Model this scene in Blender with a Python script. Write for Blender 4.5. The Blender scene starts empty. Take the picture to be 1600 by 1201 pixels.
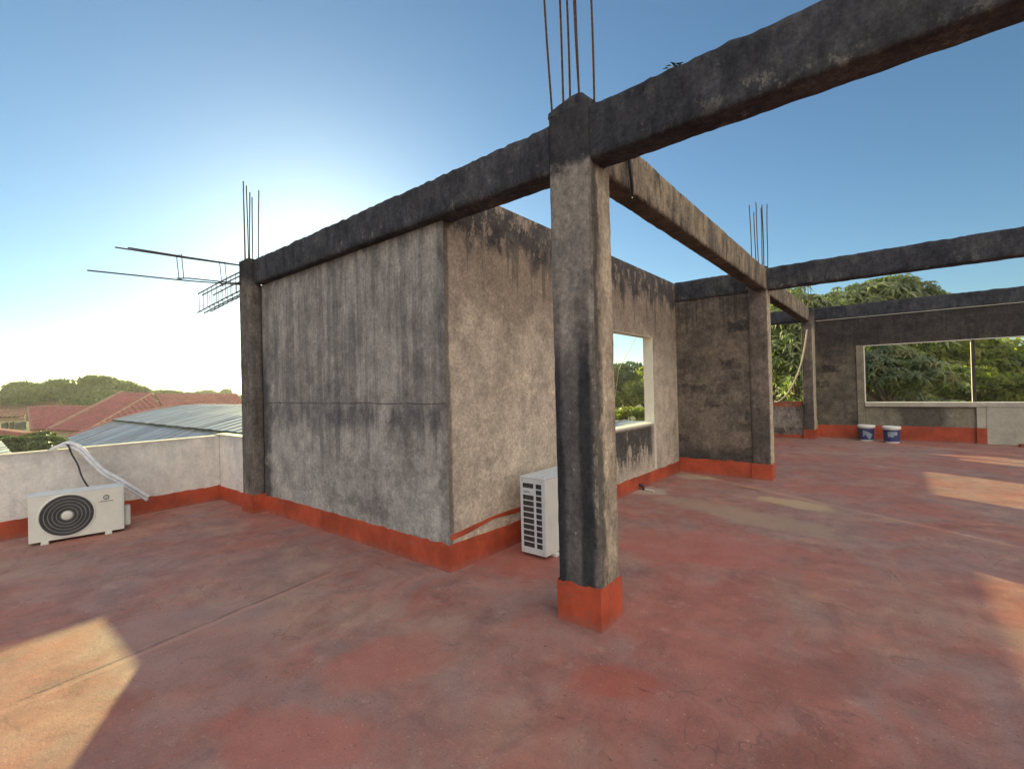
import bpy, math, random
from mathutils import Vector, Matrix, noise
rnd = random.Random(7)
S = bpy.context.scene
COL = S.collection
R = math.radians

# ------------------------------------------------------------------ camera
YAW, PITCH, ROLL, FPX = 39.06, .447, -1.378, 727.034
_y, _p, _r = R(YAW), R(PITCH), R(ROLL)
FW = Vector((-math.sin(_y)*math.cos(_p), math.cos(_y)*math.cos(_p), math.sin(_p)))
_rt = Vector((math.cos(_y), math.sin(_y), 0)); _up = _rt.cross(FW)
RT = _rt*math.cos(_r)+_up*math.sin(_r); UP = -_rt*math.sin(_r)+_up*math.cos(_r)
cd = bpy.data.cameras.new('camera'); cam = bpy.data.objects.new('camera', cd); COL.objects.link(cam)
cd.sensor_width = 36; cd.lens = 36*FPX/1600; cd.clip_start = .05; cd.clip_end = 3000
m = Matrix.Identity(4)
for i in range(3):
    m[i][0], m[i][1], m[i][2] = RT[i], UP[i], -FW[i]
m[2][3] = 1.5
cam.matrix_world = m
S.camera = cam
def at(px, py, w):                     # survey helper: photograph bearing + distance -> world point
    return Vector((0, 0, 1.5)) + w*(FW + RT*((px-800)/FPX) - UP*((py-600.5)/FPX))

# ------------------------------------------------------------------ world, sun, exposure
SUN_AZ, SUN_EL, FILL_CLOUD = 151.1, 13.67, 1.18
W = bpy.data.worlds.new('World'); S.world = W; W.use_nodes = True
nt = W.node_tree; bg = nt.nodes['Background']
sky = nt.nodes.new('ShaderNodeTexSky'); sky.sky_type = 'NISHITA'; sky.sun_disc = False
sky.sun_elevation = R(SUN_EL); sky.sun_rotation = R(90-SUN_AZ)
sky.altitude = 100; sky.air_density = 1.0; sky.dust_density = .4; sky.ozone_density = 2.6
tint = nt.nodes.new('ShaderNodeMix'); tint.data_type = 'RGBA'; tint.blend_type = 'MULTIPLY'; tint.inputs[0].default_value = 1
tint.inputs[7].default_value = (.80, 1.0, 1.04, 1); nt.links.new(sky.outputs[0], tint.inputs[6]); nt.links.new(tint.outputs[2], bg.inputs[0]); bg.inputs[1].default_value = .072
# unseen bank of bright cloud opposite the sun, added to fill the shade
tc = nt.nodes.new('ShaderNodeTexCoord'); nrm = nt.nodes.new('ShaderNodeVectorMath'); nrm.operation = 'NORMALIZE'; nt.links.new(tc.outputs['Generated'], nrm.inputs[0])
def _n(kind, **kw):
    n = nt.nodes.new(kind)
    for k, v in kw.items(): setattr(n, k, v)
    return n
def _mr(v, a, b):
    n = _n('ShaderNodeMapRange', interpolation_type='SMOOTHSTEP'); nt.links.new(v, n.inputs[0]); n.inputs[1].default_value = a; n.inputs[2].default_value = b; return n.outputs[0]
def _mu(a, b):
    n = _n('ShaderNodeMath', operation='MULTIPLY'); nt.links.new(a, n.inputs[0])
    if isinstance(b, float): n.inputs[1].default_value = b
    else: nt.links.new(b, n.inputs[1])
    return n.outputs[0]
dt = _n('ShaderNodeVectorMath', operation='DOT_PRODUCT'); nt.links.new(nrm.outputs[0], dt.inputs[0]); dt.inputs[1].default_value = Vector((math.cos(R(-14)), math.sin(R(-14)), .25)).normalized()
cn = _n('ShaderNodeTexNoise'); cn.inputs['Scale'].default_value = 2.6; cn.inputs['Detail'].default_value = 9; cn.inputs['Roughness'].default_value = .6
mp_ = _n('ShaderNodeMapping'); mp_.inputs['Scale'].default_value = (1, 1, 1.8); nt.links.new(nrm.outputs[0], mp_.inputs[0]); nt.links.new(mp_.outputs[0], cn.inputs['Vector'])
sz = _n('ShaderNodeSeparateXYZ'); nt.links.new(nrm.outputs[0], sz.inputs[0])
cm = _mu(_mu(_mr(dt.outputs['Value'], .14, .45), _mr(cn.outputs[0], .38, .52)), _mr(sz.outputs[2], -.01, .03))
bg2 = _n('ShaderNodeBackground'); bg2.inputs[0].default_value = (1, .93, .84, 1); bg2.inputs[1].default_value = FILL_CLOUD
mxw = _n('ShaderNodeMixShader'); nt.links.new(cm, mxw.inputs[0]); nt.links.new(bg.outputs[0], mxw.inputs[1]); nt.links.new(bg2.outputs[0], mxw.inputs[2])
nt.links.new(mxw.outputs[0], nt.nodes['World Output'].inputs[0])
sd = bpy.data.lights.new('sun', 'SUN'); sun = bpy.data.objects.new('sun', sd); COL.objects.link(sun)
sd.energy = 5.0; sd.angle = R(.6); sd.color = (1.0, .91, .38)
D = Vector((math.cos(R(SUN_AZ))*math.cos(R(SUN_EL)), math.sin(R(SUN_AZ))*math.cos(R(SUN_EL)), math.sin(R(SUN_EL))))
sun.rotation_euler = D.to_track_quat('Z', 'Y').to_euler(); sun.location = D*60
S.view_settings.view_transform = 'Standard'; S.view_settings.look = 'None'
S.view_settings.gamma = 1; S.view_settings.exposure = 1.05
S.render.engine = 'CYCLES'
S.cycles.max_bounces = 6; S.cycles.diffuse_bounces = 4; S.cycles.transparent_max_bounces = 6
S.cycles.sample_clamp_indirect = 6

# ------------------------------------------------------------------ tagging
def tag(o, label=None, cat=None, group=None, kind=None):
    if label: o['label'] = label
    if cat: o['category'] = cat
    if group: o['group'] = group
    if kind: o['kind'] = kind
    return o
def empty(name, loc, label, cat, group=None, rz=0):
    o = bpy.data.objects.new(name, None); COL.objects.link(o); o.location = loc; o.rotation_euler = (0, 0, rz)
    o.empty_display_size = .2
    bpy.context.view_layer.update()
    return tag(o, label, cat, group)

class MB:
    """collects faces (world or local) and links them as one mesh object"""
    def __init__(s): s.v = []; s.f = []; s.sm = []; s.mi = []
    def add(s, vs, fs, smooth=False, mi=0):
        b = len(s.v); s.v += [tuple(v) for v in vs]
        for f in fs: s.f.append(tuple(i+b for i in f)); s.sm.append(smooth); s.mi.append(mi)
        return s
    def box(s, x0, x1, y0, y1, z0, z1, mi=0):
        v = [(x, y, z) for z in (z0, z1) for y in (y0, y1) for x in (x0, x1)]
        return s.add(v, [(0,2,3,1),(4,5,7,6),(0,1,5,4),(2,6,7,3),(0,4,6,2),(1,3,7,5)], mi=mi)
    def bbox(s, x0, x1, y0, y1, z0, z1, b=.006, mi=0):      # box with chamfered edges
        import itertools
        pts = []; idx = {}
        def P(*c):
            if c not in idx: idx[c] = len(pts); pts.append(c)
            return idx[c]
        X = (x0, x1); Y = (y0, y1); Z = (z0, z1); sg = (1, -1)
        def cor(i, j, k, ax):           # corner vertex lying on the face of axis ax
            p = [X[i]+(0 if ax == 0 else sg[i]*b), Y[j]+(0 if ax == 1 else sg[j]*b), Z[k]+(0 if ax == 2 else sg[k]*b)]
            return P(*p)
        F = []
        for i in (0, 1):
            q = [cor(i,0,0,0), cor(i,1,0,0), cor(i,1,1,0), cor(i,0,1,0)]; F.append(q if i else q[::-1])
            q = [cor(0,i,0,1), cor(1,i,0,1), cor(1,i,1,1), cor(0,i,1,1)]; F.append(q[::-1] if i else q)
            q = [cor(0,0,i,2), cor(1,0,i,2), cor(1,1,i,2), cor(0,1,i,2)]; F.append(q if i else q[::-1])
        c = Vector(((x0+x1)/2, (y0+y1)/2, (z0+z1)/2))
        def face(q):
            vs = [Vector(pts[t]) for t in q]; n = (vs[1]-vs[0]).cross(vs[2]-vs[0]); mid = sum(vs, Vector())/len(vs)
            F.append(q if n.dot(mid-c) > 0 else q[::-1])
        for i, j in itertools.product((0, 1), (0, 1)):
            face([cor(i,j,0,0), cor(i,j,0,1), cor(i,j,1,1), cor(i,j,1,0)])
            face([cor(i,0,j,0), cor(i,0,j,2), cor(i,1,j,2), cor(i,1,j,0)])
            face([cor(0,i,j,1), cor(0,i,j,2), cor(1,i,j,2), cor(1,i,j,1)])
        for i, j, k in itertools.product((0, 1), repeat=3):
            face([cor(i,j,k,0), cor(i,j,k,1), cor(i,j,k,2)])
        return s.add(pts, F, mi=mi)
    def tube(s, pts, r, seg=8, mi=0, cap=True):
        pts = [Vector(p) for p in pts]; n = len(pts)
        rr = r if isinstance(r, (list, tuple)) else [r]*n
        t0 = (pts[1]-pts[0]).normalized(); a = Vector((0, 0, 1)) if abs(t0.z) < .9 else Vector((1, 0, 0))
        u = t0.cross(a).normalized(); vs = []; fs = []
        for i, p in enumerate(pts):
            t = ((pts[min(i+1, n-1)]-pts[max(i-1, 0)])).normalized()
            u = (u-t*u.dot(t)).normalized(); w = t.cross(u)
            for k in range(seg):
                c = 2*math.pi*k/seg; vs.append(p+(u*math.cos(c)+w*math.sin(c))*rr[i])
        for i in range(n-1):
            for k in range(seg):
                a0 = i*seg+k; a1 = i*seg+(k+1) % seg; fs.append((a0, a1, a1+seg, a0+seg))
        s.add(vs, fs, True, mi)
        if cap:
            s.add(vs[:seg], [tuple(range(seg))[::-1]], False, mi); s.add(vs[-seg:], [tuple(range(seg))], False, mi)
        return s
    def lathe(s, c, prof, seg=32, axis='z', mi=0, smooth=True):
        c = Vector(c); vs = []; fs = []; n = len(prof)
        for (r, h) in prof:
            for k in range(seg):
                a = 2*math.pi*k/seg
                if axis == 'z': vs.append(c+Vector((r*math.cos(a), r*math.sin(a), h)))
                else: vs.append(c+Vector((r*math.cos(a), -h, r*math.sin(a))))   # axis y, h towards -y
        for i in range(n-1):
            for k in range(seg):
                a0 = i*seg+k; a1 = i*seg+(k+1) % seg; fs.append((a0, a1, a1+seg, a0+seg))
        return s.add(vs, fs, smooth, mi)
    def ring_loft(s, A, B, U, V, w, h, step=.06, amp=.004, top=0., seed=0., b=.012, cap=True, nmax=400):
        """rough concrete member from A to B: A,B are the lower outer corner, U,V span width w and height h"""
        A = Vector(A); B = Vector(B); U = Vector(U).normalized(); V = Vector(V).normalized()
        L = (B-A).length; n = min(nmax, max(2, int(L/step)))
        def line(a, c, k): return [a+(c-a)*t/k for t in range(k)]
        nu = max(2, int(w/step)); nv = max(2, int(h/step)); ring = []
        us = [0.]+[b+(w-2*b)*t/nu for t in range(nu+1)]+[w]; vs_ = [b+(h-2*b)*t/nv for t in range(nv+1)]
        us = us[1:-1]
        ring += [(u, 0) for u in us]+[(w, v) for v in vs_]+[(u, h) for u in us[::-1]]+[(0, v) for v in vs_[::-1]]
        m_ = len(ring); pts = []; fs = []
        for i in range(n+1):
            P = A+(B-A)*i/n
            for (u, v) in ring:
                q = P+U*u+V*v; o = Vector((0, 0, 0))
                du = -1 if u == 0 else (1 if u == w else 0); dv = -1 if v == 0 else (1 if v == h else 0)
                nn = noise.noise(q*7+Vector((seed, 0, 0)))*.6+noise.noise(q*23+Vector((0, seed, 0)))*.4
                o += (U*du+V*dv)*nn*amp*1.6
                if top and v > h*.8:
                    tt = noise.noise(q*4+Vector((0, 0, seed)))*.6+noise.noise(q*13)*.6+noise.noise(q*31)*.5+max(0, noise.noise(q*9+Vector((9, seed, 0)))-.25)*1.6
                    o += V*tt*top*(v-h*.8)/(h*.2)
                pts.append(q+o)
        for i in range(n):
            for k in range(m_):
                a0 = i*m_+k; a1 = i*m_+(k+1) % m_; fs.append((a0, a1, a1+m_, a0+m_))
        flip = U.cross(V).dot(B-A) < 0
        if flip: fs = [f[::-1] for f in fs]
        s.add(pts, fs, True)
        if cap:
            r0 = tuple(range(m_)); s.add(pts[:m_], [r0 if flip else r0[::-1]]); s.add(pts[-m_:], [r0[::-1] if flip else r0])
        return s
    def build(s, name, mat, parent=None, local=False):
        me = bpy.data.meshes.new(name)
        v = s.v
        if parent is not None and not local:
            M = parent.matrix_world.inverted(); v = [tuple(M @ Vector(p)) for p in v]
        me.from_pydata(v, [], s.f)
        mats = mat if isinstance(mat, (list, tuple)) else [mat]
        for x in mats: me.materials.append(x)
        me.polygons.foreach_set('use_smooth', s.sm); me.polygons.foreach_set('material_index', s.mi)
        me.update()
        o = bpy.data.objects.new(name, me); COL.objects.link(o)
        if parent is not None: o.parent = parent
        bpy.context.view_layer.update()
        return o

def cells(mb, o, U, V, N, us, vs, hole, t, mi=0):
    """slab o+u*U+v*V with thickness t along -N; hole(i,j) true where open"""
    o = Vector(o); U = Vector(U); V = Vector(V); N = Vector(N)
    def q(u, v, d): return o+U*u+V*v-N*d
    nu, nv = len(us)-1, len(vs)-1
    def solid(i, j): return 0 <= i < nu and 0 <= j < nv and not hole(i, j)
    def quad(ps, n):
        k = (ps[1]-ps[0]).cross(ps[2]-ps[0])
        if k.dot(n) < 0: ps = ps[::-1]
        mb.add(ps, [(0, 1, 2, 3)], mi=mi)
    for i in range(nu):
        for j in range(nv):
            if not solid(i, j): continue
            a, b, c, d = us[i], us[i+1], vs[j], vs[j+1]
            quad([q(a,c,0), q(b,c,0), q(b,d,0), q(a,d,0)], N)
            quad([q(a,c,t), q(b,c,t), q(b,d,t), q(a,d,t)], -N)
            if not solid(i-1, j): quad([q(a,c,0), q(a,d,0), q(a,d,t), q(a,c,t)], -U)
            if not solid(i+1, j): quad([q(b,c,0), q(b,d,0), q(b,d,t), q(b,c,t)], U)
            if not solid(i, j-1): quad([q(a,c,0), q(b,c,0), q(b,c,t), q(a,c,t)], -V)
            if not solid(i, j+1): quad([q(a,d,0), q(b,d,0), q(b,d,t), q(a,d,t)], V)
    return mb

def ragged_strip(mb, p0, p1, n, z0, hfun, t=.006, step=.02):
    """painted band: thin strip standing proud of a wall, top edge at hfun(s)"""
    p0 = Vector(p0); p1 = Vector(p1); n = Vector(n); L = (p1-p0).length; k = max(2, int(L/step)); vs = []; fs = []
    for i in range(k+1):
        s_ = L*i/k; p = p0+(p1-p0)*i/k
        lo = z0(s_) if callable(z0) else z0
        h = hfun(s_)
        vs += [p+n*t+Vector((0,0,lo)), p+n*t+Vector((0,0,h)), p+Vector((0,0,h+.002)), p+Vector((0,0,lo))]
    flip = (p1-p0).cross(Vector((0,0,1))).dot(n) < 0
    for i in range(k):
        a = i*4; b = a+4
        for q in ((a, b, b+1, a+1), (a+1, b+1, b+2, a+2)):
            fs.append(q[::-1] if flip else q)
    fs.append((0, 1, 2, 3)); e = k*4; fs.append((e+3, e+2, e+1, e))
    return mb.add(vs, fs)

# ------------------------------------------------------------------ materials
class NT:
    def __init__(s, name):
        s.m = bpy.data.materials.new(name); s.m.use_nodes = True; s.t = s.m.node_tree; s.N = s.t.nodes; s.L = s.t.links
        s.b = s.N['Principled BSDF']; s.out = s.N['Material Output']; s.geo = s.N.new('ShaderNodeNewGeometry')
        s.P = s.geo.outputs['Position']; s.sx = s.N.new('ShaderNodeSeparateXYZ'); s.L.new(s.P, s.sx.inputs[0])
        s.X, s.Y, s.Z = s.sx.outputs; s.b.inputs['Specular IOR Level'].default_value = .3
        s.k = 0
    def set(s, inp, v):
        if isinstance(v, (int, float)): inp.default_value = v
        elif isinstance(v, tuple): inp.default_value = (*v, 1) if len(v) == 3 and inp.type == 'RGBA' else v
        else: s.L.new(v, inp)
    def vec(s, scale=(1,1,1), off=None):
        n = s.N.new('ShaderNodeMapping'); n.inputs['Scale'].default_value = scale
        s.k += 1; n.inputs['Location'].default_value = off or (s.k*3.17, s.k*1.3, s.k*2.1); s.L.new(s.P, n.inputs[0]); return n.outputs[0]
    def noise(s, scale, detail=5, rough=.6, sq=(1,1,1), dist=0.):
        n = s.N.new('ShaderNodeTexNoise'); n.inputs['Scale'].default_value = scale; n.inputs['Detail'].default_value = detail
        n.inputs['Roughness'].default_value = rough; n.inputs['Distortion'].default_value = dist
        s.L.new(s.vec(sq), n.inputs['Vector']); return n.outputs[0]
    def mr(s, v, a, b, c=0., d=1., smooth=True):
        n = s.N.new('ShaderNodeMapRange'); n.interpolation_type = 'SMOOTHSTEP' if smooth else 'LINEAR'
        for i, x in enumerate((v, a, b, c, d)): s.set(n.inputs[i], x)
        return n.outputs[0]
    def ma(s, op, a, b=0., clamp=False):
        n = s.N.new('ShaderNodeMath'); n.operation = op; n.use_clamp = clamp; s.set(n.inputs[0], a); s.set(n.inputs[1], b); return n.outputs[0]
    def mul(s, *a):
        r = a[0]
        for x in a[1:]: r = s.ma('MULTIPLY', r, x)
        return r
    def mix(s, f, a, b, mode='MIX'):
        n = s.N.new('ShaderNodeMix'); n.data_type = 'RGBA'; n.blend_type = mode
        s.set(n.inputs[0], f); s.set(n.inputs[6], a); s.set(n.inputs[7], b); return n.outputs[2]
    def band(s, v, a, b, soft=.1):      # 1 between a and b
        return s.mul(s.mr(v, a-soft, a+soft), s.mr(v, b-soft, b+soft, 1., 0.))
    def blob(s, x, y, rx, ry, ang=0., ns=3.2, amt=1.):
        """soft irregular patch on the floor"""
        ca, sa = math.cos(ang), math.sin(ang)
        dx = s.ma('SUBTRACT', s.X, x); dy = s.ma('SUBTRACT', s.Y, y)
        u = s.ma('DIVIDE', s.ma('ADD', s.mul(dx, ca), s.mul(dy, sa)), rx); v = s.ma('DIVIDE', s.ma('SUBTRACT', s.mul(dy, ca), s.mul(dx, sa)), ry)
        d = s.ma('SQRT', s.ma('ADD', s.mul(u, u), s.mul(v, v)))
        d = s.ma('ADD', d, s.mul(s.ma('SUBTRACT', s.noise(ns, 10, .72), .5), amt*2))
        return s.mr(d, .6, 1.15, 1., 0.)
    def fin(s, col, rough=.9, bump=None, dist=.01, bs=1., spec=None, k=None):
        if k: col = s.mix(1., col, k, 'MULTIPLY')
        s.set(s.b.inputs['Base Color'], col); s.set(s.b.inputs['Roughness'], rough)
        if spec is not None: s.b.inputs['Specular IOR Level'].default_value = spec
        if bump is not None:
            n = s.N.new('ShaderNodeBump'); n.inputs['Strength'].default_value = bs; n.inputs['Distance'].default_value = dist
            s.L.new(bump, n.inputs['Height']); s.L.new(n.outputs[0], s.b.inputs['Normal'])
        return s.m
    def crack(s, scale, w=.02, sq=(1,1,1)):
        n = s.N.new('ShaderNodeTexVoronoi'); n.feature = 'DISTANCE_TO_EDGE'; n.inputs['Scale'].default_value = scale
        mp = s.vec(sq); wv = s.N.new('ShaderNodeTexNoise'); wv.inputs['Scale'].default_value = 3; s.L.new(mp, wv.inputs['Vector'])
        mx = s.N.new('ShaderNodeVectorMath'); mx.operation = 'ADD'; s.L.new(mp, mx.inputs[0]); s.L.new(wv.outputs['Color'], mx.inputs[1])
        s.L.new(mx.outputs[0], n.inputs['Vector']); return s.mr(n.outputs[0], 0., w, 1., 0.)

def flat(name, col, rough=.5, metal=0., var=.12, scale=8., spec=.4, bump=0.):
    n = NT(name); c2 = tuple(x*(1-var*2) for x in col)
    c = n.mix(n.mr(n.noise(scale, 6, .65), .35, .7), col, c2); n.b.inputs['Metallic'].default_value = metal
    return n.fin(c, rough, n.noise(scale*6, 4) if bump else None, .002, bump or 1, spec)

def concrete(name, lite, dark, black, streak=.5, blotch=.5, topz=None, topw=.25, botz=None, block=False,
             chips=.5, fine=.6, extra=None, bs=.8, sc=1., k=(1.42,1.33,1.24), vs=.3, gr=.8, mo=.9):
    n = NT(name)
    big = n.noise(.9*sc, 6, .6); med = n.noise(3.2*sc, 8, .68); fin = n.noise(34, 8, .78); st = n.noise(5.5*sc, 6, .65, (1, 1, .16))
    c = n.mix(n.mr(n.ma('ADD', n.mul(big, .5), n.mul(med, .5)), .36, .62), dark, lite)
    c = n.mix(n.mul(n.mr(st, .5, .72), streak), c, black)
    bl = n.mr(n.ma('ADD', n.mul(n.noise(1.6*sc, 7, .7), .5), n.mul(n.noise(8*sc, 12, .8), .5)), .5, .6)
    c = n.mix(n.mul(bl, blotch), c, black)
    if block:      # courses of blocks ghosting through the render
        br = n.N.new('ShaderNodeTexBrick'); br.inputs['Scale'].default_value = 1; br.inputs['Brick Width'].default_value = .42; br.inputs['Row Height'].default_value = .2
        br.inputs['Mortar Size'].default_value = .02; br.inputs['Mortar Smooth'].default_value = .8
        br.inputs['Color1'].default_value = (0,0,0,1); br.inputs['Color2'].default_value = (1,1,1,1); br.inputs['Mortar'].default_value = (.8,.8,.8,1)
        cb = n.N.new('ShaderNodeCombineXYZ'); wob = n.mul(n.noise(7, 6, .7), .2)
        n.L.new(n.ma('ADD', n.ma('ADD', n.X, n.Y), wob), cb.inputs[0]); n.L.new(n.ma('ADD', n.Z, wob), cb.inputs[1]); n.L.new(cb.outputs[0], br.inputs['Vector'])
        g = n.mul(n.mr(br.outputs[0], .5, .2), n.mr(n.noise(2.2, 9, .75), .41, .6))
        c = n.mix(n.mul(g, .8), c, black)
    if topz is not None:
        zt = n.ma('ADD', n.Z, n.mul(n.ma('SUBTRACT', n.noise(4, 8, .7, (1, 1, .45)), .5), topw*3.2))
        c = n.mix(n.mul(n.mr(zt, topz-topw, topz+topw*.4), .93), c, black)
    if botz is not None:
        zt = n.ma('ADD', n.Z, n.mul(n.ma('SUBTRACT', n.noise(5, 8, .7), .5), .5))
        c = n.mix(n.mul(n.mr(zt, botz-.15, botz+.12, 1., 0.), .7), c, black)
    if extra: c = extra(n, c)
    c = n.mix(gr, c, n.mix(n.mr(n.noise(17, 10, .78, (1, 1, vs)), .36, .64, 0., 1., False), (.6,.6,.62), (1.16,1.16,1.14)), 'MULTIPLY')
    c = n.mix(mo, c, n.mix(n.mr(n.noise(5, 14, .82), .38, .62, 0., 1., False), (.55,.55,.57), (1.2,1.2,1.18)), 'MULTIPLY')
    pale = tuple(min(.6, x*1.45) for x in lite)
    ch = n.mul(n.mr(n.noise(14, 8, .75, (1, 1, .6)), .66, .7), n.mr(n.noise(1.7, 3), .45, .6), chips)
    c = n.mix(ch, c, pale)
    c = n.mix(fine, c, n.mix(n.mr(fin, .36, .66), (.5,.5,.5), (1.12,1.12,1.12)), 'MULTIPLY')
    c = n.mix(n.mul(n.crack(1.6, .012), n.mr(n.noise(.9, 3), .5, .62), .55), c, black)
    h = n.ma('ADD', n.ma('ADD', n.mul(med, .5), n.mul(fin, .35)), n.mul(ch, .3))
    return n.fin(c, .93, h, .02, bs, .15, k)

def drips(n, c, ztop, ln, f, col=(.04,.04,.043)):
    d = n.noise(10, 6, .7, (1, 1, .05)); e = n.noise(3, 4, .6, (1, 1, .2))
    reach = n.ma('SUBTRACT', ztop, n.mul(n.mr(n.ma('ADD', n.mul(d, .7), n.mul(e, .3)), .42, .66, 0., 1.), ln))
    m_ = n.mr(n.ma('SUBTRACT', n.Z, reach), -.12, .10)
    return n.mix(n.mul(m_, n.mr(d, .44, .56), f), c, col)
M = {}
BLK = (.028, .029, .033)
# front (street side) plastered wall: grey, rain streaks, horizontal joint with dirty drips
def x_front(n, c):
    wob = n.mul(n.ma('SUBTRACT', n.noise(3, 4), .5), .03)
    z = n.ma('ADD', n.Z, wob)
    drip = n.mul(n.band(z, 1.14, 1.36, .06), n.mr(n.noise(5, 6, .7, (1, 1, .35)), .42, .6))
    c = n.mix(n.mul(drip, .8), c, (.062,.064,.078))
    c = n.mix(n.mul(n.mr(n.ma('ABSOLUTE', n.ma('SUBTRACT', z, 1.385)), .002, .009, 1., 0.), .8), c, (.03,.03,.035))
    lo = n.mul(n.mr(n.Z, 1.25, 1.0, 1., 0.), 1.)
    c = n.mix(n.mul(n.mr(n.Z, 1.0, 1.3, 1., 0.), n.mr(n.noise(1.6, 4), .4, .6), .4), c, (.3,.315,.3))
    xx = n.ma('ADD', n.X, n.mul(n.ma('SUBTRACT', n.noise(5, 6, .7), .5), .35))
    c = n.mix(n.mul(n.mr(xx, -6.15, -6.0, 1., 0.), n.mr(n.Z, 1.5, 2.3, 1., .35), .85), c, (.04,.042,.05))
    c = n.mix(n.mul(n.mr(n.Z, 2.2, 2.9), .35), c, (.27,.26,.25))
    c = n.mix(n.mul(n.mr(xx, -2.95, -2.86), n.mr(n.noise(3, 5), .4, .55), .6), c, (.07,.07,.07))
    c = drips(n, c, 2.87, 1.1, .24, (.09,.088,.09)); c = drips(n, c, 1.34, .6, .5, (.07,.072,.08))
    c = n.mix(n.mul(n.mr(n.noise(1.1, 10, .74), .54, .62), .5), c, (.085,.083,.085)); c = n.mix(n.mul(n.mr(n.noise(1.7, 10, .74), .57, .64), .45), c, (.29,.285,.27))
    return c
M['front'] = concrete('weathered_grey_render', (.225,.22,.215), (.155,.152,.15), (.08,.081,.088), .5, .42, mo=.75, gr=.6, chips=.35, extra=x_front, sc=1.1, k=(2.0,1.87,1.76))
def x_win(n, c):
    # brown tinge in the upper third
    zt = n.ma('ADD', n.Z, n.mul(n.ma('SUBTRACT', n.noise(2, 6), .5), 1.0))
    c = n.mix(n.mul(n.mr(zt, 1.75, 2.5), .62), c, (.125,.095,.078))
    # mildew along the wall head with peeled light patches
    pt = n.mr(n.noise(8, 10, .78, (1, 1, .55)), .515, .56)
    hd = n.mr(n.ma('ADD', n.Z, n.mul(n.ma('SUBTRACT', n.noise(4, 7, .7, (1,1,.5)), .5), 1.1)), 2.72, 2.92)
    c = n.mix(n.mul(hd, n.mr(pt, 0, 1, .92, .12)), c, (.035,.033,.036))
    c = drips(n, c, 3.05, .9, .6, (.06,.055,.055)); c = n.mix(n.mul(n.mr(n.noise(1.5, 10, .76), .55, .62), .4), c, (.42,.36,.29)); c = n.mix(n.mul(n.mr(n.noise(1.3, 10, .76), .56, .64), .4), c, (.15,.125,.105))
    # rain tongues under the sill of the opening
    un = n.mul(n.band(n.Y, 4.4, 6.85, .08), n.mr(n.Z, .86, .9, 1., 0.))
    tn = n.mr(n.ma('ADD', n.ma('ADD', n.mul(n.noise(6, 8, .75, (1, 1, .25)), .6), n.mul(n.noise(16, 8, .8, (1,1,.6)), .4)), n.mul(n.Z, .2)), .56, .62)
    c = n.mix(n.mul(un, tn, n.mr(n.Z, .2, .5), .92), c, (.03,.03,.03))
    # dirty arris by the corner
    yy = n.ma('ADD', n.Y, n.mul(n.ma('SUBTRACT', n.noise(4, 6, .7, (1,1,.5)), .5), .1))
    c = n.mix(n.mul(n.mr(yy, 2.66, 2.69, 1., 0.), .75), c, (.06,.055,.05))
    return c
M['winwall'] = concrete('beige_render', (.36,.31,.255), (.26,.225,.19), (.12,.105,.09), .12, .3, chips=.4, extra=x_win, bs=.7, vs=.8, gr=.45, mo=.7, k=(1.98,1.90,1.80))
def x_beam(n, c):
    lowedge = n.band(n.Z, 2.9, 3.0, .03); pa = n.mr(n.noise(9, 10, .8, (1, 1, .7)), .545, .585)
    c = n.mix(n.mul(n.ma('ADD', n.mul(lowedge, .5), .14), pa, n.mr(n.noise(1.2, 4), .42, .58)), c, (.23,.215,.19))
    return n.mix(n.mul(n.mr(n.noise(1.3, 10, .76), .5, .62), .45), c, (.088,.087,.085))
M['beam'] = concrete('mildewed_beam_concrete', (.072,.075,.085), (.038,.041,.05), (.019,.021,.028), .4, .5, chips=.6, bs=1., k=(1.36,1.3,1.27), gr=.9, mo=1., extra=x_beam)
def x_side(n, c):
    # lighter +X face: its warmer light is partly painted into the colour, besides dirt
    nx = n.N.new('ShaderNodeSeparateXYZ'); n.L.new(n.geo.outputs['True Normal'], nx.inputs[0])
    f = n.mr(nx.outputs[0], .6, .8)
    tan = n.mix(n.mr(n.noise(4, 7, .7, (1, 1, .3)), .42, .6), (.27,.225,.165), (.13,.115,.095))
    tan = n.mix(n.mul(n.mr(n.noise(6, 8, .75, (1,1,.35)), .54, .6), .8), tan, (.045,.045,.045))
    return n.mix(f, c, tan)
M['deep_beam'] = concrete('beam_concrete', (.13,.115,.1), (.06,.055,.052), (.03,.03,.032), .5, .5, chips=.3, extra=x_side, bs=1.)
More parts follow.
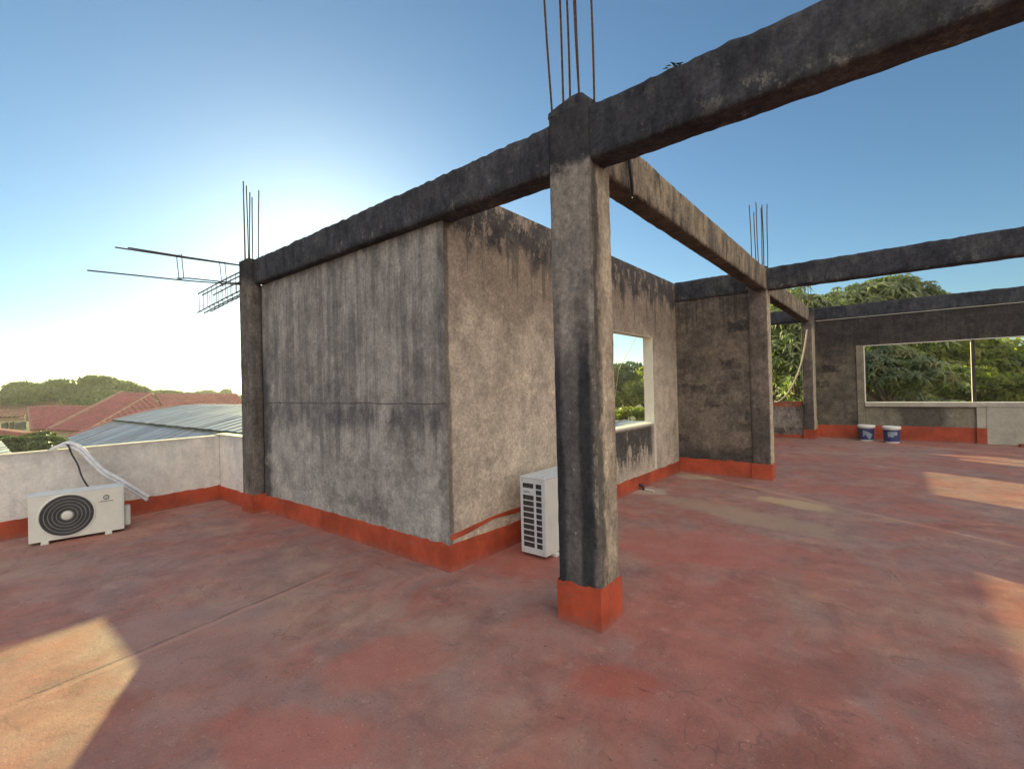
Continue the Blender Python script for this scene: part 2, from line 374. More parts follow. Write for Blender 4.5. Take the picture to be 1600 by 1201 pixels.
def x_col0(n, c):
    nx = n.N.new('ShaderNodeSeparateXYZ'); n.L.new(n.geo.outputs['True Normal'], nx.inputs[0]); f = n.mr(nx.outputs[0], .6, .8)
    wz = n.ma('ADD', n.Z, n.mul(n.ma('SUBTRACT', n.noise(5, 7, .7), .5), .5))
    # front face: dark below, pale above, sooty edges
    lowd = n.mr(wz, 1.35, 1.95, 1., 0.)
    c = n.mix(n.mul(lowd, .8), c, (.06,.06,.066))
    xw = n.ma('ADD', n.X, n.mul(n.ma('SUBTRACT', n.noise(6, 7, .7, (1,1,.3)), .5), .1))
    c = n.mix(n.mul(n.mr(xw, -1.66, -1.615, 1., 0.), n.mr(wz, 2.2, 1.4), .85), c, (.02,.022,.03))
    c = n.mix(n.mul(n.band(xw, -1.52, -1.43, .02), n.mr(wz, 2.3, 1.5), .85), c, (.02,.022,.028))
    spots = n.mul(n.mr(n.noise(22, 6, .6, (1,1,.5)), .64, .68), n.band(n.X, -1.6, -1.48, .03), lowd)
    c = n.mix(n.mul(spots, .8), c, (.26,.26,.27))
    ar = n.mul(n.mr(n.X, -1.435, -1.405), n.mr(n.noise(11, 9, .8, (1,1,.5)), .53, .57)); c = n.mix(n.mul(ar, .75), c, (.3,.28,.25))
    tan = n.mix(n.mr(n.noise(4, 7, .7, (1, 1, .4)), .4, .6), (.35,.3,.23), (.2,.17,.135))  # warmer, paler +X side: partly different dirt, partly its light painted in
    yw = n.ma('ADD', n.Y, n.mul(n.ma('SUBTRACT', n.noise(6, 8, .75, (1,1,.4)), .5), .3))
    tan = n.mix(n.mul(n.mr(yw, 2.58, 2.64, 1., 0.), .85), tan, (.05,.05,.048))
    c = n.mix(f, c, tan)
    c = n.mix(n.mr(n.ma('ADD', n.Z, n.mul(n.ma('SUBTRACT', n.noise(9, 6, .7), .5), .3)), 2.86, 2.95), c, (.035,.036,.042))
    return c
M['col0'] = concrete('column_concrete_stained', (.22,.205,.19), (.15,.142,.135), (.06,.06,.065), .3, .25, chips=.5, extra=x_col0, bs=.9, k=(1.75,1.64,1.55), mo=.8)
M['col'] = concrete('column_concrete', (.17,.155,.145), (.1,.094,.09), (.035,.036,.04), .5, .5, topz=3.0, topw=.15, chips=.4, extra=None, bs=1.)
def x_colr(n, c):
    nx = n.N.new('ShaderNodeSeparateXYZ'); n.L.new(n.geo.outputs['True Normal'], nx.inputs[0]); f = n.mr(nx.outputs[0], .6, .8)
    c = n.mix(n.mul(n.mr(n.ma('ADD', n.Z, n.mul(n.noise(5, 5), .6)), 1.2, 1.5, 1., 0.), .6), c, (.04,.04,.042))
    return n.mix(n.mul(f, n.mr(n.Z, 2.7, 3., 1., 0.)), c, (.44,.39,.3))  # cream +X side, its lit look painted into the colour
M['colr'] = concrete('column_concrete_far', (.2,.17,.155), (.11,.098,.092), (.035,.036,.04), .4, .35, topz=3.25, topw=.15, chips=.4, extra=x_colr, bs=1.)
def x_rec(n, c): return drips(n, c, 2.9, .9, .6)
M['recess'] = concrete('recess_render', (.17,.145,.125), (.1,.088,.08), (.03,.03,.033), .2, .5, block=True, botz=.42, chips=.2, vs=.9, gr=.5, extra=x_rec, k=(1.5,1.42,1.34))
def x_far(n, c):
    w = n.ma('ADD', n.Z, n.mul(n.ma('SUBTRACT', n.noise(1.6, 6), .5), .8))
    c = n.mix(n.mul(n.mr(w, 1.9, 2.5), .7), c, (.04,.038,.04)); c = drips(n, c, 3.0, 1.2, .6)
    return c
M['far'] = concrete('far_wall_render', (.17,.155,.125), (.085,.078,.07), (.028,.027,.03), .25, .5, block=True, chips=.25, extra=x_far, vs=.9, gr=.5)
def x_grey(n, c):
    c = n.mix(n.mul(n.blob(.55, 14.7, .5, 4., 0, 3., .5), .75), c, (.05,.05,.05))
    return c
M['sillwall'] = concrete('under_sill_render', (.25,.24,.19), (.17,.162,.13), (.05,.048,.045), .2, .3, chips=.1, extra=x_grey, vs=.9, gr=.4, mo=.5)
M['greywall'] = concrete('grey_cement', (.27,.26,.215), (.21,.203,.17), (.1,.1,.09), .1, .1, chips=.1, bs=.5, k=(2.0,1.95,1.9), vs=1., gr=.25, mo=.35, fine=.2)
M['parapet'] = concrete('parapet_render', (.36,.345,.325), (.30,.29,.275), (.16,.16,.16), .25, .22, chips=.0, bs=.5, k=(2.15,2.1,2.05), vs=.7, gr=.25, mo=.35, fine=.2,
    extra=lambda n, c: n.mix(n.mul(n.mr(n.ma('ADD', n.Z, n.mul(n.noise(6, 6, .7, (1,1,.25)), .5)), 1.02, 1.2), .5), c, (.2,.19,.18)))
def x_rough(n, c):
    r = n.mul(n.mr(n.Z, .8, .86), n.mr(n.noise(4, 4), .42, .5)); c = n.mix(n.mul(r, .9), c, (.32,.09,.045)); return c
M['brickwall'] = concrete('rough_low_wall', (.3,.28,.26), (.16,.145,.135), (.06,.05,.05), .5, .5, block=True, chips=.4, extra=x_rough, bs=1.)
M['plaster_edge'] = flat('cream_paint', (.78,.74,.62), .7, var=.05)
M['edge_white'] = flat('whitish_edge', (.62,.57,.47), .8, var=.1)
M['paint'] = None
def paint(name, col):
    n = NT(name); a = n.mix(n.mr(n.noise(2.5, 6, .65), .35, .68), col, tuple(x*.62 for x in col))
    a = n.mix(n.mul(n.mr(n.noise(11, 6, .7), .56, .68), .35), a, (.2,.13,.11))
    a = n.mix(n.mul(n.mr(n.ma('ADD', n.Z, n.mul(n.noise(8, 6, .7), .12)), .13, .05), .45), a, (.24,.135,.115))
    a = n.mix(n.mul(n.mr(n.noise(26, 6, .7), .69, .72), .8), a, (.22,.2,.185))
    a = n.mix(.3, a, n.mix(n.mr(n.noise(14, 6, .7, (1,1,.4)), .35, .65), (.72,.72,.72), (1.12,1.1,1.1)), 'MULTIPLY')
    return n.fin(a, .62, n.noise(30, 6, .7), .004, .5, .3)
M['paint'] = paint('red_oxide_skirting_paint', (.46,.082,.036))

# red-oxide painted roof slab, worn and dusty
def floor_mat():
    n = NT('worn_red_roof_paint')
    grey = (.225,.155,.145); red = (.265,.115,.095); deep = (.20,.062,.05)
    big = n.ma('ADD', n.mul(n.noise(.55, 6, .6), .55), n.mul(n.noise(1.7, 7, .65, (1, .7, 1), 1.2), .45))
    c = n.mix(n.mr(big, .40, .60), red, grey)
    dust = n.mr(n.noise(.8, 7, .62), .5, .66); c = n.mix(n.mul(dust, .45), c, (.30,.225,.175))
    c = n.mix(n.mul(n.mr(n.noise(1.1, 8, .7), .56, .68), .35), c, deep)
    # brush / mop smears
    for sq, a in (((1, .35, 1), .35), ((.4, 1.2, 1), .3)):
        c = n.mix(n.mul(n.mr(n.noise(4.5, 7, .7, sq, .8), .52, .68), a), c, (.15,.09,.082))
    c = n.mix(.85, c, n.mix(n.mr(n.noise(3.2, 12, .76, (1, 1, 1), .4), .36, .64, 0., 1., False), (.72,.70,.72), (1.16,1.14,1.12)), 'MULTIPLY')
    c = n.mix(n.mul(n.mr(n.noise(6, 12, .8), .56, .66), .45), c, (.33,.235,.2))
    c = n.mix(n.mul(n.mr(n.noise(2.6, 12, .78, (.6,1.3,1), .6), .57, .63), .5), c, (.12,.065,.06))
    # particular marks
    for (x, y, rx, ry, an, col, f) in (
        (-2.22, 1.55, .42, .30, .9, (.33,.12,.095), .5), (-2.02, .98, .45, .22, .5, (.33,.105,.08), .5),
        (-1.45, 4.35, .95, .55, .3, (.31,.105,.085), .5), (-2.75, 3.2, .7, .5, 0, (.27,.075,.06), .5),
        (-1.35, 5.75, 1.1, .32, -.3, (.26,.2,.15), .7), (-.95, 6.6, .55, .2, -.3, (.34,.27,.17), .8),
        (-.35, 2.75, .5, .16, 1.0, (.19,.08,.065), .5), (-1.1, 2.15, .28, .14, .6, (.27,.07,.05), .6),
        (-.3, 2.2, .22, .12, .9, (.15,.06,.045), .5), (-3.35, 1.0, .8, .45, .2, (.22,.165,.155), .5), (-2.72, 6.35, .32, .3, 0, (.3,.27,.23), .8),
        (-2.45, 7.65, .35, .2, 0, (.3,.27,.21), .8), (-2.58, 1.45, .14, .08, .5, (.15,.13,.13), .35)):
        c = n.mix(n.mul(n.blob(x, y, rx, ry, an), f), c, col)
    # trowel ridge running away from the camera on the left
    ax, ay, bx, by = -3.46, .60, -3.66, 1.95
    L = math.hypot(bx-ax, by-ay); nx, ny = -(by-ay)/L, (bx-ax)/L
    d = n.ma('ADD', n.mul(n.ma('SUBTRACT', n.X, ax), nx), n.mul(n.ma('SUBTRACT', n.Y, ay), ny))
    d = n.ma('ADD', d, n.mul(n.ma('SUBTRACT', n.noise(3, 5, .6), .5), .07))
    ln = n.mul(n.mr(n.ma('ABSOLUTE', d), .004, .02, 1., 0.), n.mr(n.noise(5, 5, .6), .38, .55), n.mr(n.Y, 2.0, 1.8))
    ln2 = n.mul(n.mr(n.ma('ABSOLUTE', n.ma('ADD', d, .04)), .005, .03, 1., 0.), n.mr(n.Y, 2.2, 2.0))
    c = n.mix(n.mul(ln2, .45), c, (.34,.2,.17)); c = n.mix(n.mul(ln, .7), c, (.10,.07,.07))
    sp = n.noise(16, 4, .5); c = n.mix(n.mul(n.mr(sp, .735, .76), .85), c, (.05,.035,.03))
    scr = n.mul(n.mr(n.noise(9, 8, .75, (.35, 1.5, 1), .6), .64, .69), n.mr(n.noise(1.3, 3), .47, .6)); c = n.mix(n.mul(scr, .55), c, (.09,.06,.055))
    scl = n.mul(n.mr(n.noise(12, 8, .75, (1.2, .3, 1), .6), .66, .72), n.mr(n.noise(1.1, 3), .5, .6)); c = n.mix(n.mul(scl, .5), c, (.42,.3,.26))
    grit = n.noise(55, 3, .5); c = n.mix(n.mul(n.mr(grit, .66, .70), .7), c, (.09,.06,.055)); c = n.mix(n.mul(n.mr(n.noise(60, 3, .5), .68, .72), .6), c, (.42,.33,.28))
    ck = n.mul(n.crack(.75, .006), n.mr(n.noise(.6, 3), .5, .56)); c = n.mix(n.mul(ck, .5), c, (.09,.055,.05))
    g = n.noise(90, 6, .7); c = n.mix(.45, c, n.mix(n.mr(g, .3, .7), (.55,.55,.55), (1.,1.,1.)), 'MULTIPLY')
    h = n.ma('ADD', n.ma('ADD', n.mul(n.noise(7, 8, .7), .6), n.mul(g, .25)), n.mul(n.ma('ADD', ln, scr), -.3))
    return n.fin(c, n.mr(n.noise(2, 6), .3, .7, .62, .88), h, .010, .8, .35, (1.50,1.36,1.26))
M['floor'] = floor_mat()
M['rebar'] = flat('rusty_rebar_steel', (.10,.06,.045), .8, .5, .3, 40)
M['ac_white'] = flat('ivory_enamel', (.60,.595,.53), .42, var=.05, scale=5)
M['ac_body'] = flat('pale_grey_enamel', (.56,.60,.62), .4, var=.05, scale=5)
M['ac_dark'] = flat('black_grille_plastic', (.035,.035,.04), .5)
M['ac_mid'] = flat('grey_grille_wire', (.22,.22,.21), .5)
M['ac_rib'] = flat('dark_grille_wire', (.07,.07,.075), .5)
M['coil'] = flat('condenser_fins', (.14,.135,.12), .5, .6, .3, 60)
M['logo'] = flat('logo_ink', (.05,.05,.06), .5)
M['pipe'] = flat('white_pipe_insulation', (.66,.67,.70), .7, var=.12, scale=20, bump=.4)
M['copper'] = flat('dull_copper', (.25,.15,.09), .5, .8)
M['cable'] = flat('black_cable_rubber', (.02,.02,.022), .55)
M['hose'] = flat('cream_hose', (.62,.54,.40), .6, var=.1)
M['bucket'] = flat('white_bucket_plastic', (.74,.73,.68), .45, var=.05)
M['bucket_blue'] = flat('blue_bucket_label', (.045,.06,.2), .4, var=.3, scale=25)
M['bucket_pale'] = flat('pale_label_print', (.33,.40,.48), .5, var=.3, scale=30)
M['brick'] = flat('fired_clay', (.30,.085,.05), .85, var=.25, scale=14, bump=.6)
M['steel'] = flat('dark_steel_post', (.06,.045,.045), .6, .3)
M['bark'] = flat('bark', (.16,.125,.095), .9, var=.3, scale=6, bump=.8)
M['moss'] = flat('moss', (.05,.075,.03), .9, var=.3, scale=30)
M['cream_wall'] = flat('cream_house_wall', (.55,.46,.30), .85, var=.12, scale=1.5)
M['glass_dark'] = flat('dark_window', (.05,.05,.055), .2)
M['ground'] = (lambda n: n.fin(n.mix(n.mr(n.noise(.05, 7, .65), .4, .6), (.07,.085,.035), (.16,.12,.085)), .95, n.noise(.6, 6), .1, .5, .1))(NT('earth_and_grass'))

# ------------------------------------------------------------------ setting: terrace slab and ground
GZ = -5.2
mb = MB(); mb.add([(-900,-900,GZ),(900,-900,GZ),(900,900,GZ),(-900,900,GZ)], [(0,1,2,3)])
tag(mb.build('ground', M['ground']), kind='structure')
mb = MB()
fp = [(-7.62,-5),(9,-5),(9,15.0),(-3.0,15.0),(-3.0,2.78),(-7.62,2.78)]
n_ = len(fp)
mb.add([(x,y,0) for x,y in fp]+[(x,y,GZ) for x,y in fp], [tuple(range(n_))]+[(i, i+n_, (i+1) % n_+n_, (i+1) % n_) for i in range(n_)])
tag(mb.build('floor', M['floor']), kind='structure')

# ------------------------------------------------------------------ columns with starter bars
def jag(h, amp, sc=9., seed=0.):
    return lambda s: h+amp*(noise.noise(Vector((s*sc, seed, 1.3)))+.6*noise.noise(Vector((s*sc*3.7, seed, 4.3))))
def ring_band(mb, x0, x1, y0, y1, h, amp=.006, seed=0., t=.006):
    for (p, q, nn) in (((x0,y0,0),(x1,y0,0),(0,-1,0)), ((x1,y0,0),(x1,y1,0),(1,0,0)), ((x1,y1,0),(x0,y1,0),(0,1,0)), ((x0,y1,0),(x0,y0,0),(-1,0,0))):
        P = Vector(p); Q = Vector(q); d = (Q-P).normalized()*(t if nn[1] else 0)
        ragged_strip(mb, P-d, Q+d, nn, 0., jag(h, amp, 12., seed+nn[0]), t)
def column(x0, x1, y0, y1, z1, mat, band, label, bars, seed, top=0., lean=0.):
    e = empty('concrete_column', ((x0+x1)/2, (y0+y1)/2, 0), label, 'column', 'concrete columns of the roof frame')
    mb = MB().ring_loft((x0+lean, y0, 0), (x0, y0, z1), (1,0,0), (0,1,0), x1-x0, y1-y0, .045, .004, 0, seed)
    mb.build('shaft', mat, e)
    b = MB(); ring_band(b, x0+lean*.9, x1+lean*.9, y0, y1, band, .014, seed, .009); b.build('skirting', M['paint'], e)
    for (bx, by, z0, tx, ty, z2) in bars:
        w = [(bx+(tx-bx)*k/8+.0025*math.sin(k*.9+bx*40), by+(ty-by)*k/8, z0+(z2-z0)*k/8) for k in range(9)]
        MB().tube(w, .0075, 6).build('reinforcing_bar', M['rebar'], e)
    return e
c0 = column(-1.70, -1.40, 2.53, 2.80, 3.27, M['col0'], .255, 'tall square column nearest the camera, red painted foot, black stained front', [
    (-1.68,2.56,3.2,-1.735,2.53,4.75),(-1.615,2.60,3.2,-1.628,2.58,4.8),(-1.58,2.62,3.2,-1.575,2.6,4.75),(-1.535,2.66,3.2,-1.54,2.64,4.8),
    (-1.505,2.62,3.2,-1.545,2.6,4.7),(-1.425,2.66,3.2,-1.432,2.66,4.8)], 1.)
# lumpy poured head on the near column
mb = MB().ring_loft((-1.705, 2.525, 3.255), (-1.705, 2.525, 3.285), (1,0,0), (0,1,0), .27, .27, .03, .01, 0, 5.)
o = mb.build('column_head', M['beam'], c0)
for v in o.data.vertices:
    if v.co.z > 3.27: v.co.z += .045*max(0, min(1, (v.co.x+.15)/.2))+.012*noise.noise(v.co*30)
cL = column(-6.53, -6.24, 2.47, 2.625, 3.22, M['col'], .235, 'column at the left end of the long grey wall, beside the low parapet', [
    (-6.60+.09,2.55,3.1,-6.60+.06,2.55,4.22),(-6.49,2.58,3.1,-6.52,2.58,4.25),(-6.46,2.52,3.1,-6.46,2.52,4.27),
    (-6.30,2.55,3.1,-6.28,2.55,4.02),(-6.27,2.50,3.1,-6.22,2.50,4.05),(-6.26,2.6,3.1,-6.2,2.6,4.10)], 2.)
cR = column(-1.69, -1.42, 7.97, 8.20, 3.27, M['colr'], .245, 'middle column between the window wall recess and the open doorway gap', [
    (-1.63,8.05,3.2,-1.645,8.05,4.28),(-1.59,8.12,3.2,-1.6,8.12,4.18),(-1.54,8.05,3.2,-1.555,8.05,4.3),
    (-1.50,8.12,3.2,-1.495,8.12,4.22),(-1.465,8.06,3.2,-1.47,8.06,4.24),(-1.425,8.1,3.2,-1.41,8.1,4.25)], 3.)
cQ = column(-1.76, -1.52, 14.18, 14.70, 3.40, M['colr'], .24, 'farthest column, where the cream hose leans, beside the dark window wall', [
    (-1.73,14.25,3.3,-1.76,14.25,4.25),(-1.66,14.3,3.3,-1.67,14.3,4.1),(-1.58,14.25,3.3,-1.59,14.25,4.2),(-1.54,14.3,3.3,-1.53,14.3,4.22)], 4.)

# cage of beam steel left sticking out of the left column
e = empty('rebar_cage', (-6.53, 2.5, 3.0), 'short tied steel bar cage jutting left from the left column head', 'rebar cage')
for k, (y, za, zb, xe) in enumerate(((2.49,3.10,3.04,-8.1),(2.55,3.09,3.03,-8.12),(2.61,3.05,3.0,-7.85),(2.49,2.86,2.76,-8.15),(2.55,2.85,2.75,-8.05),(2.61,2.86,2.77,-7.95))):
    MB().tube([(-6.45, y, za), (-7.2, y, (za+zb)/2+.01), (xe, y, zb)], .009, 6).build('reinforcing_bar', M['rebar'], e)
for k in range(9):
    x = -6.66-k*.17; t = (-6.53-x)/1.6; z1 = 3.105-.06*t; z0 = 2.845-.09*t; s_ = .01*math.sin(k*2.2)
    MB().tube([(x,2.48,z0),(x+s_,2.48,z1),(x+s_,2.62,z1-.03),(x,2.62,z0),(x,2.48,z0)], .0048, 5).build('stirrup', M['rebar'], e)
e = empty('long_beam_bars', (-6.5, 2.47, 3.0), 'long loose steel bars with two stirrups reaching far left from the column head', 'rebar')
for (x, z0, z1, y1) in ((-6.53,3.18,3.145,1.23),(-6.47,3.17,3.15,1.33),(-6.53,2.93,2.85,1.0),(-6.46,2.93,2.885,1.78)):
    MB().tube([(x,2.50,z0),(x-.01,1.9,(z0+z1)/2-.004),(x-.02,y1,z1)], .008, 6).build('reinforcing_bar', M['rebar'], e)
for y in (1.82, 2.28):
    MB().tube([(-6.55,y,2.88),(-6.56,y-.02,3.175),(-6.45,y,3.17),(-6.44,y+.015,2.90),(-6.55,y,2.88)], .005, 5).build('stirrup', M['rebar'], e)

# ------------------------------------------------------------------ beams
def beam(A, B, axis, w, h, mat, label, seed, top=.012):
    """A,B: lower outer start/end; axis 'x' (front face y=A.y, width +y) or 'y' (outer face x=A.x, width -x)"""
    mb = MB(); U = (0,1,0) if axis == 'x' else (-1,0,0)
    mb.ring_loft(A, B, U, (0,0,1), w, h, .035, .006, top, seed)
    o = mb.build('concrete_beam', mat); return tag(o, label, 'beam', 'concrete beams of the roof frame')
beam((-6.235,2.54,2.9), (-1.703,2.54,2.9), 'x', .2, .315, M['beam'], 'black mildewed beam over the long grey wall, left of the near column', 11., .017)
beam((-1.397,2.54,2.9), (9,2.54,2.9), 'x', .19, .33, M['beam'], 'black beam running right from the near column out of the picture top', 12., .018)
beam((-1.42,2.803,2.9), (-1.42,7.967,2.9), 'y', .175, .33, M['deep_beam'], 'tan streaked beam from the near column back to the middle column', 13., .01)
beam((-2.83+.003,7.985,2.905), (-1.693,7.985,2.905), 'x', .18, .335, M['beam'], 'short dark beam on top of the recess wall', 14.)
beam((-1.417,7.98,2.91), (9,7.98,2.915), 'x', .19, .33, M['beam'], 'dark beam running right from the middle column, second row back', 15.)
beam((-1.50,8.203,2.93), (-1.58,14.177,3.04), 'y', .18, .34, M['deep_beam'], 'far tan beam from the middle column to the farthest column', 16., .01)
beam((-4.2,14.25,3.05), (-1.763,14.25,3.05), 'x', .18, .34, M['beam'], 'dark beam over the low rough wall left of the farthest column', 17.)
beam((-1.517,14.72,3.085), (9,14.72,3.085), 'x', .2, .345, M['beam'], 'long dark beam on top of the wall with the wide window', 18., .008)

# black strap hanging from the front beam, weed on top
mb = MB(); pts = [(-1.412,3.05,3.22),(-1.405,3.07,3.0),(-1.408,3.09,2.9),(-1.40,3.10,2.82)]
for dx in (0,):
    mb.tube([( -1.397,3.10,3.26),(-1.396,3.11,3.05),(-1.395,3.135,2.92),(-1.40,3.15,2.84)], [.006,.012,.013,.004], 6, cap=False)
tag(mb.build('rubber_strap', M['cable']), 'black strap hanging down over the tan beam behind the near column', 'strap')
mb = MB()
for k in range(14):
    a = rnd.uniform(0, 6.28); p = Vector((-.86+rnd.uniform(-.03,.03), 2.58+rnd.uniform(-.02,.02), 3.225)); q = p+Vector((math.cos(a)*.05-.01, math.sin(a)*.03, rnd.uniform(.02,.06)))
    s_ = Vector((-math.sin(a), math.cos(a), 0))*.008; mid = (p+q)/2+Vector((0,0,.012)); mb.add([p, mid+s_, q, mid-s_], [(0,1,2,3)])
tag(mb.build('weed', M['moss']), 'tiny green weed sprouting on top of the near right beam', 'plant')

# ------------------------------------------------------------------ walls
UZ = (0,0,1)
def skirt(parent, p0, p1, nn, h, amp=.008, sc=9., seed=0., t=.007, z0=0.):
    mb = MB(); ragged_strip(mb, p0, p1, nn, z0, h if callable(h) else jag(h, amp, sc, seed), t)
    return mb.build('skirting', M['paint'], parent)
# front wall
e = empty('wall', (-4.5, 2.7, 0), 'long streaked grey wall under the left beam, horizontal joint halfway up', 'wall')
mb = MB(); cells(mb, (-6.52, 2.63, 0), (1,0,0), UZ, (0,-1,0), [0, 3.687], [0, 1.385, 2.898], lambda i, j: False, .145); mb.build('plaster', M['front'], e)
def jagf(s):
    b = .19+.028*min(1, s/.8)+.012*noise.noise(Vector((s*6, 0, 0)))
    k = noise.noise(Vector((s*16, 3, 0))); return b+.03*max(0, k-.1)*(1 if s > 2.4 else .45)+.006*noise.noise(Vector((s*50, 3, 0)))
skirt(e, (-6.52, 2.63, 0), (-2.8232, 2.63, 0), (0,-1,0), jagf)
# window wall
X1 = -2.83; T = .15
e = empty('window_wall', (-2.9, 5.3, 0), 'beige plastered wall with a cream edged window opening behind the near column', 'wall')
mb = MB(); ys = [2.634, 4.42, 6.95, 7.984, 9.87, 11.9, 13.1, 14.24]; zs = [0, .90, 2.235, 2.897, 3.225]
mb2 = MB(); cells(mb2, (X1, 0, 0), (0,1,0), UZ, (1,0,0), [2.634, 2.748, 4.42, 6.95, 7.984], [0, .90, 2.235, 2.896, 3.225], lambda i, j: (i == 2 and j == 1) or (i == 0 and j == 3), T)
mb2.build('plaster', M['winwall'], e)
mb = MB(); cells(mb, (X1-.004, 0, 0), (0,1,0), UZ, (1,0,0), [8.17, 9.87, 11.9, 13.75, 14.2, 14.24], [0, .90, 1.06, 2.235, 3.225], lambda i, j: (i == 1 and j in (1, 2)) or (i == 3 and j == 2), T-.004)
mb.build('rear_plaster', M['far'], e)
skirt(e, (X1, 2.631, 0), (X1, 7.98, 0), (1,0,0), lambda s: .225-.012*min(1, s)-.03*min(1, s/5)+.014*noise.noise(Vector((s*5, 7, 0))), t=.007)
# second swipe of paint above the skirting near the corner
mb = MB(); ragged_strip(mb, (X1, 2.632, 0), (X1, 4.3, 0), (1,0,0), lambda s: .262+.045*min(1, s/.55)-.09*max(0, s-.9)-.008*math.sin(s*9), lambda s: .30+.042*min(1, s/.55)-.085*max(0, s-.9)+.003*noise.noise(Vector((s*12,0,0))), .006)
mb.build('paint_swipe', M['paint'], e)
# reveal lining (jambs, head, sill) in cream paint, 3 mm thick, proud of the raw opening
mb = MB(); r = .004
mb.box(X1-T-.002, X1+.002, 6.95-r, 6.95-.001, .905, 2.232); mb.box(X1-T-.002, X1+.002, 4.421, 4.42+r, .905, 2.232)
mb.box(X1-T-.002, X1+.002, 4.42+r, 6.95-r, 2.229, 2.234); mb.build('window_reveal', M['plaster_edge'], e)
mb = MB(); mb.bbox(X1-T-.02, X1+.012, 4.42+r, 6.95-r, .885+.016, .925, .004); mb.build('window_sill', M['plaster_edge'], e)
# pale drip edge under the sill end
mb = MB(); ragged_strip(mb, (X1, 6.93, 0), (X1, 7.0, 0), (1,0,0), .2, lambda s: .89, .003); mb.build('drip_edge', M['edge_white'], e)

# recess wall
e = empty('recess_wall', (-2.3, 8.05, 0), 'dark blotchy wall with ghosting block courses between window wall and middle column', 'wall')
mb = MB(); cells(mb, (X1+.002, 8.0, 0), (1,0,0), UZ, (0,-1,0), [0, 1.137], [0, 2.902], lambda i, j: False, .15); mb.build('plaster', M['recess'], e)
skirt(e, (X1+.009, 8.0, 0), (-1.695, 8.0, 0), (0,-1,0), .245, .014)

# low rough wall left of the far column
e = empty('low_rough_wall', (-3, 14.3, 0), 'low rough wall with bare brick top left of the farthest column', 'wall')
mb = MB().ring_loft((-4.2, 14.27, 0), (-1.763, 14.27, 0), (0,1,0), UZ, .16, .90, .06, .012, .02, 21.); mb.build('masonry', M['brickwall'], e)
skirt(e, (-4.2, 14.255, 0), (-1.772, 14.255, 0), (0,-1,0), .09, .02, 5.)
for k in range(9):
    x = -4.1+k*.26; b = MB(); b.bbox(x, x+.23, 14.29, 14.41, .885+rnd.uniform(0,.015), .945+rnd.uniform(0,.02), .006); b.build('brick', M['brick'], e)

# far wall with the wide opening
YF = 14.75
e = empty('far_wall', (3, 14.8, 0), 'dark stained far wall framing a wide white edged window onto trees', 'wall')
mb = MB(); cells(mb, (-1.517, YF, 0), (1,0,0), UZ, (0,-1,0), [0, 1.017, 6.5, 10.5], [0, .82, .93, 2.36, 3.083], lambda i, j: i == 1 and j < 3, .15); mb.build('plaster', M['far'], e)
mb = MB(); cells(mb, (-.497, YF+.01, 0), (1,0,0), UZ, (0,-1,0), [0, 2.15], [0, .82], lambda i, j: False, .13); mb.build('under_sill_panel', M['sillwall'], e)
mb = MB(); cells(mb, (1.658, YF-.05, 0), (1,0,0), UZ, (0,-1,0), [0, 3.3], [0, .82], lambda i, j: False, .19); mb.build('cement_panel', M['greywall'], e)
mb = MB(); mb.bbox(-.65, -.502, YF-.03, YF+.005, .0, 2.37, .006); mb.build('window_pier', M['sillwall'], e)
mb = MB(); mb.bbox(1.50, 1.655, YF-.045, YF+.10, .0, .82, .006); mb.build('short_pier', M['greywall'], e)
mb = MB(); mb.bbox(-.498, 4.98, YF-.065, YF+.152, .822, .918, .008); mb.build('window_sill', M['edge_white'] if 0 else M['greywall'], e)
mb = MB(); mb.box(-.485, 4.98, YF-.06, YF+.15, .9185, .935); mb.box(-.497, -.478, YF-.008, YF+.15, .9355, 2.34); mb.box(-.497, 4.98, YF-.008, YF+.15, 2.345, 2.359)
mb.build('window_trim', M['plaster_edge'], e)
mb = MB(); mb.box(-1.49, 8.9, 14.7125, 14.7165, 3.078, 3.090); mb.build('pale_strip', M['edge_white'], e)  # thin pale strip along the lower edge of the far beam
mb = MB(); mb.bbox(1.455, 1.515, YF+.03, YF+.09, .936, 2.344, .004); mb.build('mullion', M['steel'], e)
mb = MB(); mb.box(1.447, 1.454, YF+.025, YF+.095, .936, 2.344); mb.build('mullion_edge', M['plaster_edge'], e)
skirt(e, (-1.517, YF, 0), (-.655, YF, 0), (0,-1,0), .335, .008)
skirt(e, (-.498, YF+.01, 0), (1.498, YF+.01, 0), (0,-1,0), .35, .008, seed=3.)
mb = MB(); ring_band(mb, 1.50, 1.655, YF-.045, YF+.02, .355, .004, 2., .006); mb.build('skirting', M['paint'], e)

# parapet (left) and short return
e = empty('parapet_wall', (-7.6, 1.0, 0), 'low pale parapet along the left roof edge with white lit coping', 'parapet')
def slab(mb, p0, p1, th, z0, z1):
    p0 = Vector((*p0, 0)); p1 = Vector((*p1, 0)); d = (p1-p0).normalized(); nn = Vector((-d.y, d.x, 0))*th
    q = [p0, p1, p1+nn, p0+nn]; mb.add([v+Vector((0,0,z0)) for v in q]+[v+Vector((0,0,z1)) for v in q], [(3,2,1,0),(4,5,6,7),(0,1,5,4),(1,2,6,5),(2,3,7,6),(3,0,4,7)])
pA, pB = (-7.02, -5.0), (-7.53, 2.545)
mb = MB(); slab(mb, pA, pB, .13, 0, .905); mb.build('plaster', M['parapet'], e)
mb = MB(); slab(mb, (-7.015,-5.0), (-7.525,2.54), .145, .906, .921); mb.build('coping', M['edge_white'], e)
dP = (Vector((*pB,0))-Vector((*pA,0))).normalized(); nP = Vector((dP.y, -dP.x, 0))
mb = MB(); ragged_strip(mb, Vector((*pA,0)), Vector((*pB,0)), nP, 0., jag(.205, .014, 6., 5.), .007); mb.build('skirting', M['paint'], e)
